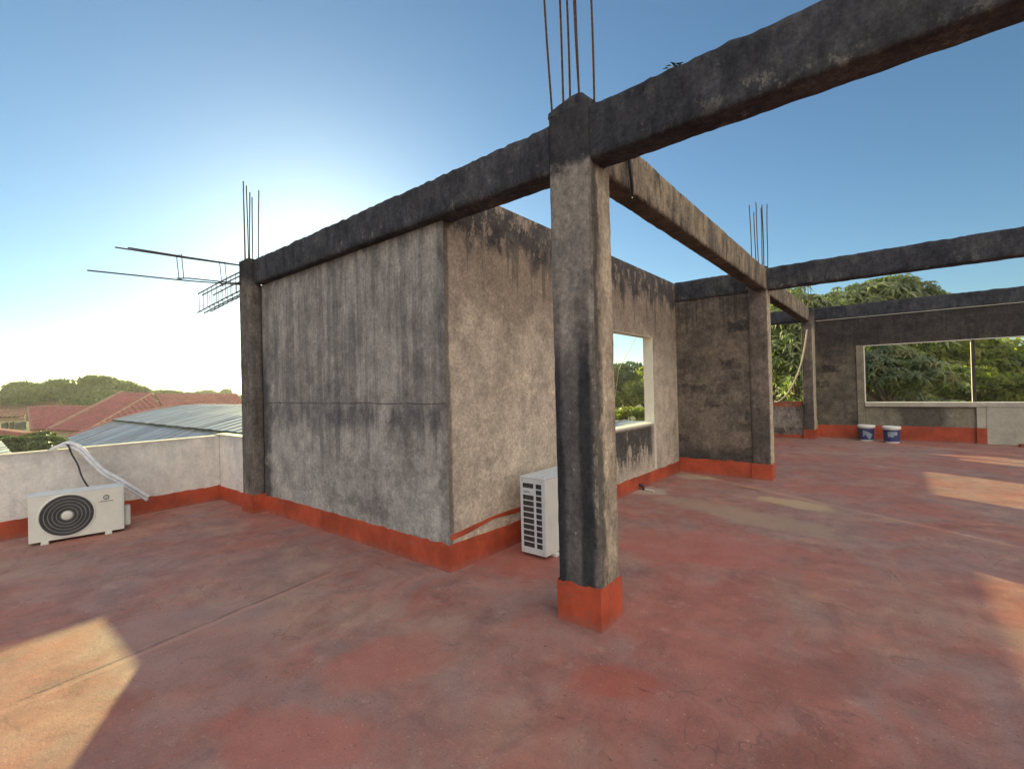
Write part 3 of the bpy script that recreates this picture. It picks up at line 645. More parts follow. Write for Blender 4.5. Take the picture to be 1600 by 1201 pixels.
e = empty('parapet_return', (-7.0, 2.6, 0), 'short low parapet piece between the pale parapet and the left column', 'parapet')
mb = MB(); mb.box(-7.66, -6.533, 2.55, 2.68, 0, .905); mb.build('plaster', M['parapet'], e)
mb = MB(); mb.box(-7.67, -6.534, 2.541, 2.69, .9225, .938); mb.box(-7.67, -6.534, 2.552, 2.68, .905, .9225); mb.build('coping', M['edge_white'], e)
mb = MB(); ragged_strip(mb, (-7.52, 2.55, 0), (-6.542, 2.55, 0), (0,-1,0), 0., jag(.195, .014, 6., 8.), .007); mb.build('skirting', M['paint'], e)

# ------------------------------------------------------------------ air conditioners
def text_mesh(txt, size, mat, parent, loc, rot, name='lettering', ext=.0008):
    cu = bpy.data.curves.new(name, 'FONT'); cu.body = txt; cu.size = size; cu.extrude = ext; cu.align_x = 'CENTER'; cu.align_y = 'CENTER'
    t = bpy.data.objects.new(name, cu); COL.objects.link(t); bpy.context.view_layer.update()
    me = bpy.data.meshes.new_from_object(t.evaluated_get(bpy.context.evaluated_depsgraph_get())); bpy.data.objects.remove(t)
    me.name = name; me.materials.clear(); me.materials.append(mat)
    o = bpy.data.objects.new(name, me); COL.objects.link(o); o.parent = parent; o.location = loc; o.rotation_euler = rot; return o
def ac(name_label, loc, rz, w, h, d, slotted=False, logo=True):
    """local frame: front face y=0 looking to -y, x along the width, z up"""
    e = empty('air_conditioner', loc, name_label, 'air conditioner', None, rz); f = .03
    fm = M['ac_white']; bm_ = M['ac_body']
    mb = MB()
    if slotted:
        mb.bbox(.012, w, .012, d, f, h, .008)
    else:
        mb.bbox(0, w, .004, d, f, h-.004, .008)
    mb.build('casing', bm_, e, True)
    mb = MB(); mb.bbox(-.004, w+.004, -.002, d+.004, h-.012, h+.004, .004)
    for k in range(3): mb.bbox(.06, w-.06, .05+k*.06, .075+k*.06, h+.003, h+.008, .002)
    mb.build('lid', bm_, e, True)
    mb = MB(); mb.bbox(.002, w-.002, -.006, .004, f, h-.013, .003); mb.build('front_panel', fm, e, True)
    # raised service cover outline
    cr = h*.415 if not slotted else h*.34; cx = w*(.385 if not slotted else .56); cz = f+(h-f)*.5
    mb = MB(); mb.lathe((cx, -.006, cz), [(cr+.018,0),(cr+.012,.006),(cr+.004,.008),(cr,.002),(cr,-.004)], 56, 'y'); mb.build('fan_shroud', fm, e, True)
    mb = MB(); mb.lathe((cx, -.0075, cz), [(0.001,-.0),(cr+.001,-.0)], 56, 'y'); mb.build('fan_opening', M['ac_dark'], e, True)
    g = MB()
    for k in range(16):
        r_ = cr*(.24+.0507*k); big_ = k % 3 == 0; t_ = .0036 if big_ else .0014
        g.lathe((cx, -.010, cz), [(r_-t_,0),(r_,.004),(r_+t_,0)], 48, 'y', 1 if big_ else 0)
    for k in range(36):
        a = 2*math.pi*k/36; c_, s_ = math.cos(a), math.sin(a)
        g.tube([(cx+c_*cr*.2, -.0095, cz+s_*cr*.2), (cx+c_*cr*.6, -.013, cz+s_*cr*.6), (cx+c_*cr, -.0095, cz+s_*cr)], .0012, 4)
    gr = g.build('fan_grille', [M['ac_rib'], M['ac_mid']], e, True)
    mb = MB(); mb.lathe((cx, -.014, cz), [(cr*.215,-.004),(cr*.215,.002),(cr*.18,.006),(.0005,.007)], 32, 'y'); mb.build('hub_cap', fm, gr, True)
    # seam of the service panel
    mb = MB(); x0, x1, z0, z1 = w*.775, w*.975, f+h*.07, h*.93
    mb.tube([(x0,-.0065,z0),(x1-.02,-.0065,z0),(x1,-.0065,z0+.02),(x1,-.0065,z1-.02),(x1-.02,-.0065,z1)], .0025, 6); mb.build('service_panel_edge', bm_, e, True)
    for x in (w*.16, w*.82):
        mb = MB(); mb.bbox(x-.03, x+.03, -.03, d+.02, 0, f+.001, .004); mb.build('foot', fm, e, True)
    if not slotted:
        mb = MB(); mb.bbox(w+.0005, w+.055, .06, .21, .05, .26, .01); mb.build('valve_cover', fm, e, True)
        for z in (.40, .34):
            mb = MB(); mb.lathe((w+.02, .10, z), [(.001,-.02),(.014,-.02),(.014,.02),(.001,.02)], 12, 'y'); mb.tube([(w-.01,.10,z),(w+.03,.10,z)], .009, 8)
            mb.build('pipe_valve', fm, e, True)
    else:
        # left side panel with two columns of slots in front of the dark coil
        mb = MB(); us = [0, .03, d*.52, d*.62, d-.085 if d > .3 else d*.86, d]; us = [0, .028, .125, .152, .205, d]
        us = [0, .033, .095, .119, .2385, d]
        n_ = 11; vs = [0, .045]; ph = (h-f-.10)/n_
        for k in range(n_): vs += [.045+ph*(k+.19), .045+ph*(k+1)]
        vs.append(h-f-.012); vs = sorted(set(round(v, 4) for v in vs))
        hs = set()
        rows = [j for j in range(2, len(vs)-1, 1) if abs((vs[j+1]-vs[j])-ph*.81) < .002][:11]
        for r_i, j in enumerate(rows):
            hs.add((1, j))
            if r_i != len(rows)-2: hs.add((3, j))
        cells(mb, (0, 0, f), (0,1,0), UZ, (-1,0,0), us, vs, lambda i, j: (i, j) in hs, .004); mb.build('side_panel', bm_, e, True)
        mb = MB(); mb.box(.0105, .0118, .03, d-.01, f+.02, h-.03); mb.build('dark_cavity', M['ac_dark'], e, True)
        mb = MB()
        for k in range(26): y = .137+k*.0037; mb.box(.0102, .0106, y, y+.0016, f+.03, h-.04)
        mb.build('coil', M['coil'], e, True)
        mb = MB(); zl = f+.045+ph*9.62
        for q_ in range(4): mb.box(-.0012, -.0002, d*.62-.012*q_*0, d*.88-.01*(q_ % 2), zl-.004*q_, zl-.004*q_+.0018)
        mb.build('label_print', M['logo'], e, True)
        for (yy, zz) in ((.02,f+.02),(d-.03,f+.02),(.02,h-.035),(d-.03,h-.035)): MB().box(-.002, 0, yy, yy+.008, zz, zz+.008).build('screw', M['ac_mid'], e, True)
    if logo:
        mb = MB(); lx, lz = w*.80, h*.80
        mb.lathe((lx, -.0065, lz), [(.026,0),(.026,.0015),(.019,.0015),(.019,0)], 32, 'y')
        mb.tube([(lx-.010,-.0075,lz-.002),(lx-.006,-.0075,lz+.004),(lx+.002,-.0075,lz+.005),(lx+.010,-.0075,lz+.005)], .0022, 5)
        mb.tube([(lx-.002,-.0075,lz-.012),(lx+.004,-.0075,lz-.007),(lx+.013,-.0075,lz-.008)], .0024, 5)
        mb.build('emblem', M['logo'], e, True)
        text_mesh('COMFORTSTAR', .017, M['logo'], e, (lx-.002, -.0068, h*.715), (math.pi/2, 0, 0))
    return e
# left unit: front looks to +x, slightly turned
e1 = ac('cream outdoor air conditioner unit with black round grille beside the left parapet', (-6.845, .56, 0), math.atan2(.74, .13), .755, .51, .24)
e2 = ac('pale outdoor air conditioner with slotted side, half hidden behind the near column', (-2.345, 3.30, 0), math.pi/2, .88, .705, .265, True, False)

def smooth_path(P, k=6):
    P = [Vector(p) for p in P]; out = []
    for i in range(len(P)-1):
        a = P[max(i-1, 0)]; b = P[i]; c = P[i+1]; d = P[min(i+2, len(P)-1)]
        for t in range(k):
            t /= k; out.append(.5*((2*b)+(c-a)*t+(2*a-5*b+4*c-d)*t*t+(-a+3*b-3*c+d)*t**3))
    return out+[P[-1]]
e = empty('insulated_pipes', (-7.45, 1.0, .9), 'twin white insulated pipes drooping over the left parapet to the floor', 'pipe')
base = [(-7.72,.80,.70),(-7.60,.80,.90),(-7.50,.86,.962),(-7.40,.93,.965),(-7.31,1.02,.90),(-7.26,1.10,.775),(-7.22,1.20,.625),(-7.18,1.33,.505),(-7.14,1.48,.36),(-7.10,1.59,.25)]
for k, dz in enumerate((0, .037)):
    pp = smooth_path([(x+.02*k, y+.008*k+.01, z+dz*(.2 if i < 3 else 1)-.012) for i, (x, y, z) in enumerate(base)])
    MB().tube(pp, .021, 10).build('insulation', M['pipe'], e)
    q = pp[-1]; dd = (pp[-1]-pp[-3]).normalized(); MB().tube([q-dd*.01, q+dd*.02, q+dd*.045+Vector((0,0,-.01))], .006, 8).build('copper_end', M['copper'], e)
tag(MB().tube(smooth_path([(-7.45,.92,.985),(-7.35,.935,.955),(-7.33,.96,.86),(-7.27,1.0,.74),(-7.20,1.02,.62),(-7.08,1.04,.535),(-6.98,1.045,.512)]), .009, 8).build('power_cable', M['cable']), 'black cable hanging from the parapet top to the left air conditioner', 'cable')
tag(MB().tube(smooth_path([(-1.62,14.12,2.82),(-1.70,14.11,2.3),(-1.80,14.11,1.86),(-1.97,14.14,1.43),(-2.18,14.2,1.10),(-2.36,14.27,.96),(-2.45,14.36,.955)]), .017, 8).build('garden_hose', M['hose']), 'cream hose curving from the farthest column down to the low wall', 'hose')

# ------------------------------------------------------------------ buckets, bricks, drain
def bucket(x, y, rz, label, swirl):
    e = empty('paint_bucket', (x, y, 0), label, 'bucket', 'white paint buckets by the far wall', rz)
    MB().lathe((0,0,0), [(.0005,.0),(.138,.0),(.142,.006),(.158,.34),(.160,.345)], 36).build('body', M['bucket'], e, True)
    MB().lathe((0,0,0), [(.164,.315),(.178,.32),(.180,.365),(.172,.385),(.165,.388),(.160,.378),(.0005,.376)], 36).build('lid', M['bucket'], e, True)
    mb = MB(); mb.lathe((0,0,0), [(.1455,.035),(.1590,.305)], 36); mb.build('label_band', M['bucket_blue'], e, True)
    mb = MB()      # pale printed area facing the viewer
    def pt(a, z): r_ = .1455+(z-.035)/.27*.0135+.0012; return (r_*math.cos(a), r_*math.sin(a), z)
    if swirl:
        A0 = -2.1
        for k in range(16):
            a = A0+k*.09; z0 = .10+.05*math.sin(k*.5); z1 = .27-.10*(k/16.)
            mb.add([pt(a,z0), pt(a+.09,z0+.008), pt(a+.09,z1-.006), pt(a,z1)], [(0,1,2,3)])
    else:
        for k in range(14):
            a = -2.15+k*.085; z0 = .14 if k < 9 else .18; mb.add([pt(a,z0), pt(a+.085,z0), pt(a+.085,.265), pt(a,.265)], [(0,1,2,3)])
    mb.build('label_print', M['bucket_pale'], e, True)
    return e
bucket(-.475, 14.38, .1, 'left paint bucket, closed, with swirled blue and pale label', True)
bucket(.005, 14.16, .1, 'right paint bucket, closed, blue label with pale rectangle', False)
for k, (x, y, z, rz) in enumerate(((2.22,14.42,0,.15),(2.42,14.2,0,1.2),(2.40,14.38,.0,.1))):
    mb = MB(); mb.bbox(-.12,.12,-.055,.055,0,.06,.004)
    o = mb.build('clay_brick', M['brick']); o.location = (x, y, z); o.rotation_euler.z = rz
    tag(o, ['loose red brick at the foot of the grey cement panel, leftmost', 'loose red brick lying askew in front of the others by the far wall', 'loose red brick nearest the grey panel at the right frame edge'][k], 'brick', 'loose bricks by the far wall')
e = empty('drain_pipe', (-2.78, 6.35, 0), 'small pipe stub poking out at the foot of the window wall', 'pipe')
MB().tube([(-2.824,6.33,.07),(-2.79,6.33,.07),(-2.775,6.34,.055),(-2.77,6.345,.0)], .022, 10).build('elbow', M['steel'], e)
MB().tube([(-2.76,6.35,.012),(-2.60,6.30,.012)], .010, 8).build('white_stub', M['bucket'], e)

# ------------------------------------------------------------------ leaves
def leaf_mat(name, a, b, c, trans=.35):
    n = NT(name); ri = n.geo.outputs['Random Per Island']
    col = n.mix(n.mr(ri, 0., 1., 0., 1., False), a, b); col = n.mix(n.mul(n.mr(n.noise(.35, 4), .45, .62), .7), col, c)
    n.set(n.b.inputs['Base Color'], col); n.b.inputs['Roughness'].default_value = .48; n.b.inputs['Specular IOR Level'].default_value = .35
    tr = n.N.new('ShaderNodeBsdfTranslucent'); n.set(tr.inputs[0], n.mix(1., col, (1.5, 1.9, .75), 'MULTIPLY')); mx = n.N.new('ShaderNodeMixShader'); mx.inputs[0].default_value = trans
    n.L.new(n.b.outputs[0], mx.inputs[1]); n.L.new(tr.outputs[0], mx.inputs[2]); n.L.new(mx.outputs[0], n.out.inputs[0]); return n.m
M['leaf_big'] = leaf_mat('large_leaf', (.12,.15,.06), (.38,.38,.18), (.06,.085,.045), .4)
M['leaf_lime'] = leaf_mat('lime_leaf', (.15,.165,.035), (.30,.28,.07), (.08,.10,.035), .5)
M['leaf_dark'] = leaf_mat('dark_leaf', (.045,.06,.03), (.13,.15,.06), (.035,.05,.03), .3)
M['leaf_far'] = leaf_mat('far_leaf', (.05,.065,.03), (.14,.15,.06), (.035,.05,.03), .3)
M['leaf_dry'] = leaf_mat('dry_leaf', (.28,.2,.09), (.2,.16,.07), (.1,.12,.04), .4)

def rvec(g): 
    z = g.uniform(-1, 1); a = g.uniform(0, 6.283); r_ = math.sqrt(1-z*z); return Vector((r_*math.cos(a), r_*math.sin(a), z))
def lobes_of(g, c, r, n, flat_=.8, lo=.26, hi=.48):
    """uneven crown: n lobes scattered in an ellipsoid"""
    out = []
    for k in range(n):
        d = rvec(g); d.z = abs(d.z)*.9-.25
        q_ = g.uniform(.55, 1.) if hi < .4 else .85; p = Vector(c)+Vector((d.x*r[0]*.8*q_, d.y*r[1]*.8*q_, d.z*r[2]*.88*q_)); s = g.uniform(lo, hi)
        out.append((p, Vector((r[0]*s, r[1]*s, r[2]*s*flat_))))
    return out
def simple_leaves(mb, g, lobes, n, size):
    tot = sum(l[1].x for l in lobes)
    for (p, rr) in lobes:
        for k in range(int(n*rr.x/tot)):
            d = rvec(g); 
            if d.z < -.35 and g.random() < .6: d.z = -d.z
            f = g.uniform(.55, 1.08)**.6; q = p+Vector((d.x*rr.x, d.y*rr.y, d.z*rr.z))*f
            nn = (d+rvec(g)*.9).normalized(); t = nn.cross(rvec(g)).normalized(); u = nn.cross(t); s = size*g.uniform(.6, 1.35)
            q0 = q-t*s*.5; mb.v += [tuple(q0), tuple(q+u*s*.28-nn*s*.06), tuple(q+t*s*.6-nn*s*.15), tuple(q-u*s*.28-nn*s*.06)]
            b = len(mb.v)-4; mb.f.append((b, b+1, b+2, b+3)); mb.sm.append(False); mb.mi.append(0)
def palmate(mb, g, lobes, n, size, mi2=0.):
    tot = sum(l[1].x for l in lobes)
    for (p, rr) in lobes:
        for k in range(int(n*rr.x/tot)):
            d = rvec(g)
            if d.z < -.2 and g.random() < .7: d.z = -d.z
            q = p+Vector((d.x*rr.x, d.y*rr.y, d.z*rr.z))*g.uniform(.6, 1.06); s = size*g.uniform(.6, 1.25); dry = 1 if g.random() < mi2 else 0
            ax = (d*.7+Vector((0,0,.9))+rvec(g)*.5).normalized(); t = ax.cross(rvec(g)).normalized(); u = ax.cross(t); m_ = g.randint(7, 9)
            for j in range(m_):
                a = 6.283*j/m_+g.uniform(-.15,.15); r0 = t*math.cos(a)+u*math.sin(a); w = ax.cross(r0)
                l = s*g.uniform(.75, 1.05); dr = g.uniform(.25, .6)
                v = [q, q+r0*l*.5+w*l*.15-ax*l*.02, q+r0*l-ax*l*dr, q+r0*l*.5-w*l*.15-ax*l*.02, q+r0*l*.5+ax*l*.05]
                b = len(mb.v); mb.v += [tuple(x) for x in v]; mb.f += [(b, b+1, b+4), (b+1, b+2, b+4), (b+2, b+3, b+4), (b+3, b, b+4)]; mb.sm += [False]*4; mb.mi += [dry]*4
def tree(name, c, r, label, group, mat, kind='simple', n=6000, size=.25, nl=14, seed=1, dry=0., ground=GZ, tr=.22, extra=None):
    g = random.Random(seed); base = Vector((c[0], c[1], ground))
    e = empty(name, base, label, 'tree', group)
    lobes = lobes_of(g, c, r, nl) if kind == 'palmate' else lobes_of(g, c, r, int(nl*2.2), .75, .13, .34)
    if extra: lobes += [(Vector(p), Vector(q)) for p, q in extra]
    mb = MB(); fork = Vector((c[0], c[1], c[2]-r[2]*.55)); mb.tube([base, base+(fork-base)*.5+Vector((.1,.05,0)), fork], [tr*1.3, tr, tr*.8], 9)
    for (p, rr) in lobes:
        k = fork+(p-fork)*.5+rvec(g)*.12*r[0]; mb.tube([fork-Vector((0,0,.3)), k, p, p+(p-fork)*.15], [tr*.5, tr*.28, tr*.13, tr*.04], 6, cap=False)
    mb.build('trunk', M['bark'], e)
    cb = MB(); (palmate(cb, g, lobes, n, size, dry) if kind == 'palmate' else simple_leaves(cb, g, lobes, int(n*1.3), size))
    cb.build('crown', [mat, M['leaf_dry']], e)
    return e
GT = 'trees beyond the far wall'
# big large-leaved tree behind the far wall
tree('broadleaf_tree', tuple(at(1366, 512, 24)), (3.5, 3.2, 3.3), 'large leaved tree rising highest above the dark beam behind the far wall', GT, M['leaf_big'], 'palmate', 1900, .54, 24, 3, .02)
tree('broadleaf_tree', tuple(at(1250, 575, 23)), (2.8, 2.6, 4.9), 'large leaved tree filling the gap between middle and farthest columns', GT, M['leaf_big'], 'palmate', 2100, .50, 26, 5, .04)
tree('broadleaf_tree', tuple(at(1415, 640, 21)), (2.4, 1.8, 1.0), 'low large leaved branchy tree seen in the lower part of the wide window', GT, M['leaf_big'], 'palmate', 500, .42, 12, 8, .12)
tree('broadleaf_tree', tuple(at(1392, 592, 19)), (2.6, 1.8, 1.9), 'large leaved boughs close behind the left half of the wide window', GT, M['leaf_big'], 'palmate', 420, .45, 14, 18, .08)
tree('lime_tree', tuple(at(1455, 612, 27)), (6.5, 2.5, 2.3), 'yellow green bushy tree low behind the middle of the wide window', GT, M['leaf_lime'], 'simple', 9000, .3, 18, 19)
tree('lime_tree', tuple(at(1490, 590, 30)), (6.0, 3.0, 3.7), 'yellow green tree seen through the middle of the wide window', GT, M['leaf_lime'], 'simple', 9000, .36, 18, 11)
tree('lime_tree', tuple(at(1605, 596, 32)), (6.0, 3.5, 4.0), 'yellow green tree at the right edge of the wide window', GT, M['leaf_lime'], 'simple', 9000, .38, 18, 12)
tree('dark_tree', tuple(at(1560, 625, 33)), (6.0, 3.5, 2.0), 'dark green tree low behind the right window pane', GT, M['leaf_dark'], 'simple', 8000, .34, 16, 14)
tree('dark_tree', tuple(at(1222, 612, 34)), (4.5, 3.5, 4.6), 'dark tree seen low in the gap above the low rough wall', GT, M['leaf_dark'], 'simple', 9000, .36, 16, 15)
tree('dark_tree', tuple(at(1390, 640, 46)), (9, 5.0, 4.5), 'dark tree farther back behind the wide window', GT, M['leaf_dark'], 'simple', 9000, .45, 18, 16)
tree('dark_tree', tuple(at(1640, 640, 60)), (9, 5.0, 6.), 'dark green tree beyond the lime tree at the far right', GT, M['leaf_dark'], 'simple', 8000, .5, 18, 17)
GW = 'trees seen through the cream edged window'
tree('dark_tree', tuple(at(965, 612, 44)), (4.6, 5, 3.9), 'dark tree in the left half of the cream edged window', GW, M['leaf_dark'], 'simple', 9000, .36, 15, 21)
tree('lime_tree', tuple(at(1022, 612, 40)), (3.2, 4, 3.4), 'sunlit tree in the right half of the cream edged window', GW, M['leaf_lime'], 'simple', 9000, .3, 15, 22)
tree('shrub', tuple(at(985, 655, 24)), (3.0, 1.8, .9), 'bright green bush low in the cream edged window behind the metal roof', GW, M['leaf_lime'], 'simple', 5000, .2, 12, 23, tr=.08)
GL = 'trees beyond the tiled roofs'
tree('dark_tree', tuple(at(85, 618, 92)), (11, 9, 5.0), 'wide rounded tree behind the tiled roofs at the far left', GL, M['leaf_far'], 'simple', 11000, .75, 22, 31, tr=.5)
tree('dark_tree', tuple(at(160, 616, 88)), (9, 8, 4.8), 'rounded tree just left of the highest tiled ridge', GL, M['leaf_far'], 'simple', 10000, .7, 20, 32, tr=.5)
tree('dark_tree', tuple(at(10, 638, 104)), (10, 8, 3.2), 'low dark tree at the left frame edge behind the red roof', GL, M['leaf_dark'], 'simple', 8000, .6, 18, 33, tr=.4)
tree('dark_tree', tuple(at(115, 636, 100)), (14, 8, 3.2), 'low dark tree row end behind the tiled roof ridge', GL, M['leaf_dark'], 'simple', 9000, .5, 20, 34, tr=.4)
tree('dark_tree', tuple(at(260, 622, 110)), (9, 8, 3.0), 'small hazy tree right of the highest tiled ridge', GL, M['leaf_far'], 'simple', 6000, .6, 14, 35, tr=.4)
tree('dark_tree', tuple(at(335, 622, 170)), (14, 9, 6.0), 'pale hazy tree over the long tiled ridge next to the left column', GL, M['leaf_far'], 'simple', 8000, 1.0, 20, 36, tr=.6)
tree('shrub', tuple(at(20, 697, 24)), (2.0, 2.2, .9), 'dark green bush below the cream house wall', 'bushes below the parapet', M['leaf_dark'], 'simple', 5000, .17, 12, 37, tr=.07)
tree('shrub', tuple(at(62, 692, 25)), (1.4, 1.4, .95), 'dark green bush under the tiled eave beside the metal roof', 'bushes below the parapet', M['leaf_dark'], 'simple', 4000, .17, 10, 38, tr=.07)
# distant woods all round the horizon
mb = MB(); g = random.Random(5)
for k in range(26000):
    a = g.uniform(0, 6.283); r_ = g.uniform(230, 330); h = 5.2+2.0*noise.noise(Vector((math.cos(a)*6, math.sin(a)*6, 0)))+1.4*noise.noise(Vector((math.cos(a)*25, math.sin(a)*25, 3)))
    z = GZ+h*g.uniform(0, 1)**.5; p = Vector((math.cos(a)*r_, math.sin(a)*r_, z)); nn = rvec(g); t = nn.cross(rvec(g)).normalized()*g.uniform(1., 2.6); u = nn.cross(t)*.6
    mb.add([p-t, p+u, p+t, p-u], [(0,1,2,3)])
tag(mb.build('distant_woods', M['leaf_far']), 'hazy low woods along the horizon', 'woods', kind='stuff')

# ------------------------------------------------------------------ neighbouring roofs
def clip(poly, key, lim, keep_less):
    out = []
    for i in range(len(poly)):
        a, b = poly[i], poly[(i+1) % len(poly)]; ka, kb = key(a)-lim, key(b)-lim
        if not keep_less: ka, kb = -ka, -kb
        if ka <= 0: out.append(a)
        if (ka < 0 < kb) or (kb < 0 < ka): t = ka/(ka-kb); out.append(a+(b-a)*t)
    return out
def roof_face(mb, poly, udir, du, prof, dv=None, vh=0.):
    """corrugated face: profile prof(phase) along udir, optional tile steps along the slope"""
    poly = [Vector(p) for p in poly]; n = Vector()
    for i in range(len(poly)): n += poly[i].cross(poly[(i+1) % len(poly)])
    n.normalize()
    if n.z < 0: n = -n
    U = Vector(udir); U = (U-n*U.dot(n)).normalized(); V = n.cross(U)
    if V.z < 0: V = -V
    ku = lambda p: p.dot(U); kv = lambda p: p.dot(V); sub = 6
    u0 = min(map(ku, poly)); u1 = max(map(ku, poly)); v0 = min(map(kv, poly)); v1 = max(map(kv, poly)); st = du/sub
    nv = 1 if not dv else max(1, int((v1-v0)/dv)+1)
    for i in range(int((u1-u0)/st)+1):
        a = u0+i*st; pu = clip(clip(poly, ku, a+st, True), ku, a, False)
        if len(pu) < 3: continue
        for j in range(nv):
            if dv: c = v0+j*dv; pv = clip(clip(pu, kv, c+dv, True), kv, c, False)
            else: pv = pu
            if len(pv) < 3: continue
            q = []
            for p in pv:
                h = prof(((ku(p)-u0)/du) % 1 if abs(ku(p)-a-st) > 1e-4 else (((a+st-u0)/du) % 1))
                if dv: h += vh*(1-(kv(p)-c)/dv)
                q.append(p+n*h)
            mb.add(q, [tuple(range(len(q)))], True)
            if dv and j > 0:      # little riser between tile courses
                lo = [p for p in pv if abs(kv(p)-c) < 1e-4]
                if len(lo) == 2:
                    hh = [prof(((ku(p)-u0)/du) % 1 if abs(ku(p)-a-st) > 1e-4 else (((a+st-u0)/du) % 1)) for p in lo]
                    mb.add([lo[0]+n*hh[0], lo[1]+n*hh[1], lo[1]+n*(hh[1]+vh), lo[0]+n*(hh[0]+vh)], [(0,1,2,3)])
def under(mb, poly, t=.12):
    P = [Vector(p)-Vector((0,0,.03)) for p in poly]; Q = [p-Vector((0,0,t)) for p in P]; n = len(P)
    mb.add(P+Q, [tuple(range(n)), tuple(range(n, 2*n))[::-1]]+[(i, i+n, (i+1) % n+n, (i+1) % n) for i in range(n)])
def tile_m(name, a, b):
    n = NT(name); c = n.mix(n.mr(n.noise(1.3, 7, .65), .38, .62), a, b); c = n.mix(n.mul(n.mr(n.noise(9, 4), .45, .65), .4), c, tuple(x*.6 for x in a)); return n.fin(c, .8, n.noise(12, 5), .01, .5, .25)
M['tile'] = tile_m('red_clay_tiles', (.34,.085,.105), (.21,.055,.07)); M['tile2'] = tile_m('weathered_clay_tiles', (.26,.09,.085), (.18,.075,.075))
M['ridge'] = tile_m('mortared_ridge', (.36,.17,.14), (.27,.13,.11))
def metal_m():
    n = NT('galvanised_sheet'); c = n.mix(n.mr(n.noise(.5, 6, .6, (1.6, .15, 1)), .38, .6), (.24,.275,.31), (.36,.39,.42))
    c = n.mix(n.mul(n.mr(n.noise(1.1, 8, .7, (1.4, .12, 1)), .52, .64), .75), c, (.26,.19,.17))
    c = n.mix(n.mul(n.mr(n.noise(5, 5, .6, (1, .2, 1)), .6, .7), .5), c, (.08,.07,.075))
    n.b.inputs['Metallic'].default_value = .25; return n.fin(c, .55, n.noise(6, 5), .01, .3, .4)
M['metal'] = metal_m()
rib = lambda t: .035 if .0 <= t < .17 else 0.
wave = lambda t: .17*abs(math.sin(t*math.pi))
def house(label, faces, walls, ridges, name='tiled_house', mat='tile', udu=.6, group='houses beyond the parapet', eave=None):
    c = sum((Vector(p) for p in faces[0][0]), Vector())/len(faces[0][0]); e = empty(name, (c.x, c.y, GZ), label, 'house', group)
    mb = MB(); ub = MB()
    for poly, ud in faces: roof_face(mb, poly, ud, udu, wave, .7, .07); under(ub, poly)
    rf = mb.build('roof', M[mat], e); ub.build('eaves', M['ridge'], rf)
    for p, q, r_ in ridges:
        p, q = Vector(p), Vector(q); MB().tube([p+(q-p)*k/10+Vector((0,0,.02)) for k in range(11)], r_, 7).build('ridge_cap', M['ridge'], rf)
    for (p, q, z1) in walls:
        p = Vector(p); q = Vector(q); w_ = MB(); d = (q-p); d.z = 0; nn = Vector((-d.y, d.x, 0)).normalized()*.2
        a, b = Vector((p.x,p.y,GZ)), Vector((q.x,q.y,GZ)); P = [a,b,b+nn,a+nn]; h = Vector((0,0,z1-GZ))
        w_.add(P+[x+h for x in P], [(3,2,1,0),(4,5,6,7),(0,1,5,4),(1,2,6,5),(2,3,7,6),(3,0,4,7)]); w_.build('wall', M['cream_wall'], e)
    return e
def Z(px, py, w): return at(px, py, w)
# main hipped house
R1, R2 = Z(190,614,62), Z(238,616,58); E1 = Z(76,673,46); V1 = Z(135,676,41)
R3, R4 = Z(243,617,58), Z(370,617,54); B3, B4 = Z(262,650,41), Z(395,650,40)
RB = R1+(R1-E1)*.02
H1 = E1+(R1-E1)*.57; E0 = Z(50,672,(1.5-E1.z)*FPX/48.); W0 = Z(45,637,(1.5-H1.z)*FPX/12.7)
h = house('nearest tiled house with tall hipped red roof and thick hip ridges', [
    ([E1, V1, R2, R1], (R2-R1)), ([V1, B3, R2], (B3-V1)), ([B3, B4, R4, R3], (R4-R3)),
    ([E0, E1, H1, W0], (H1-W0))],
    [(Z(82,673,46.5), Z(134,676,42), E1.z-.1), (E0, Z(80,673,46.6), E1.z-.15)], [(E1, R1, .32), (R1, R2, .16), (V1, R2, .24), (R3, R4, .16), (W0, H1, .16), (W0, E0, .16)])
h = house('farther low tiled house with long red roof at the left frame edge', [
    ([Z(-120,664,80), Z(60,656,76), Z(105,628,88), Z(-140,631,92)], (Z(105,628,88)-Z(-140,631,92))),
    ([Z(60,656,76), Z(150,650,84), Z(105,628,88)], (Z(150,650,84)-Z(60,656,76)))],
    [], [(Z(-140,631,92), Z(105,628,88), .2), (Z(105,628,88), Z(150,647,84), .2)], 'tiled_house', 'tile2')
h = house('small cream walled house with low tiled eave between bushes and roofs', [
    ([Z(-70,656,60), Z(38,652,60), Z(42,640,67), Z(-75,646,70)], (Z(38,652,60)-Z(-70,656,60)))],
    [(Z(-70,658,60.6), Z(38,654,60.5), Z(38,653,60).z)], [], 'cream_house', 'tile2')
wl = h
for (px, py, ww) in ((8,665,.5),(19,664,.25),(33,664,.9)):
    ww *= 1.5; p = Z(px, py, 60.3); d = (Z(38,654,60.5)-Z(-70,658,60.6)); d.z = 0; d.normalize(); nn = Vector((d.y,-d.x,0))
    mb = MB(); q = [p-d*ww*.5-Vector((0,0,.5)), p+d*ww*.5-Vector((0,0,.5)), p+d*ww*.5+Vector((0,0,.45)), p-d*ww*.5+Vector((0,0,.3))]
    mb.add([x+nn*.0 for x in q]+[x+nn*.12 for x in q], [(0,1,2,3),(4,5,6,7),(0,1,5,4),(1,2,6,5),(2,3,7,6),(3,0,4,7)]); mb.build('window', M['glass_dark'], wl)
e = empty('garden_wall', Z(10,675,42), 'sunlit orange topped low wall in front of the cream house', 'wall')
mb = MB(); p, q = Z(-60,664,46), Z(37,676,44); d = (q-p).normalized(); nn = Vector((-d.y,d.x,0))*.8
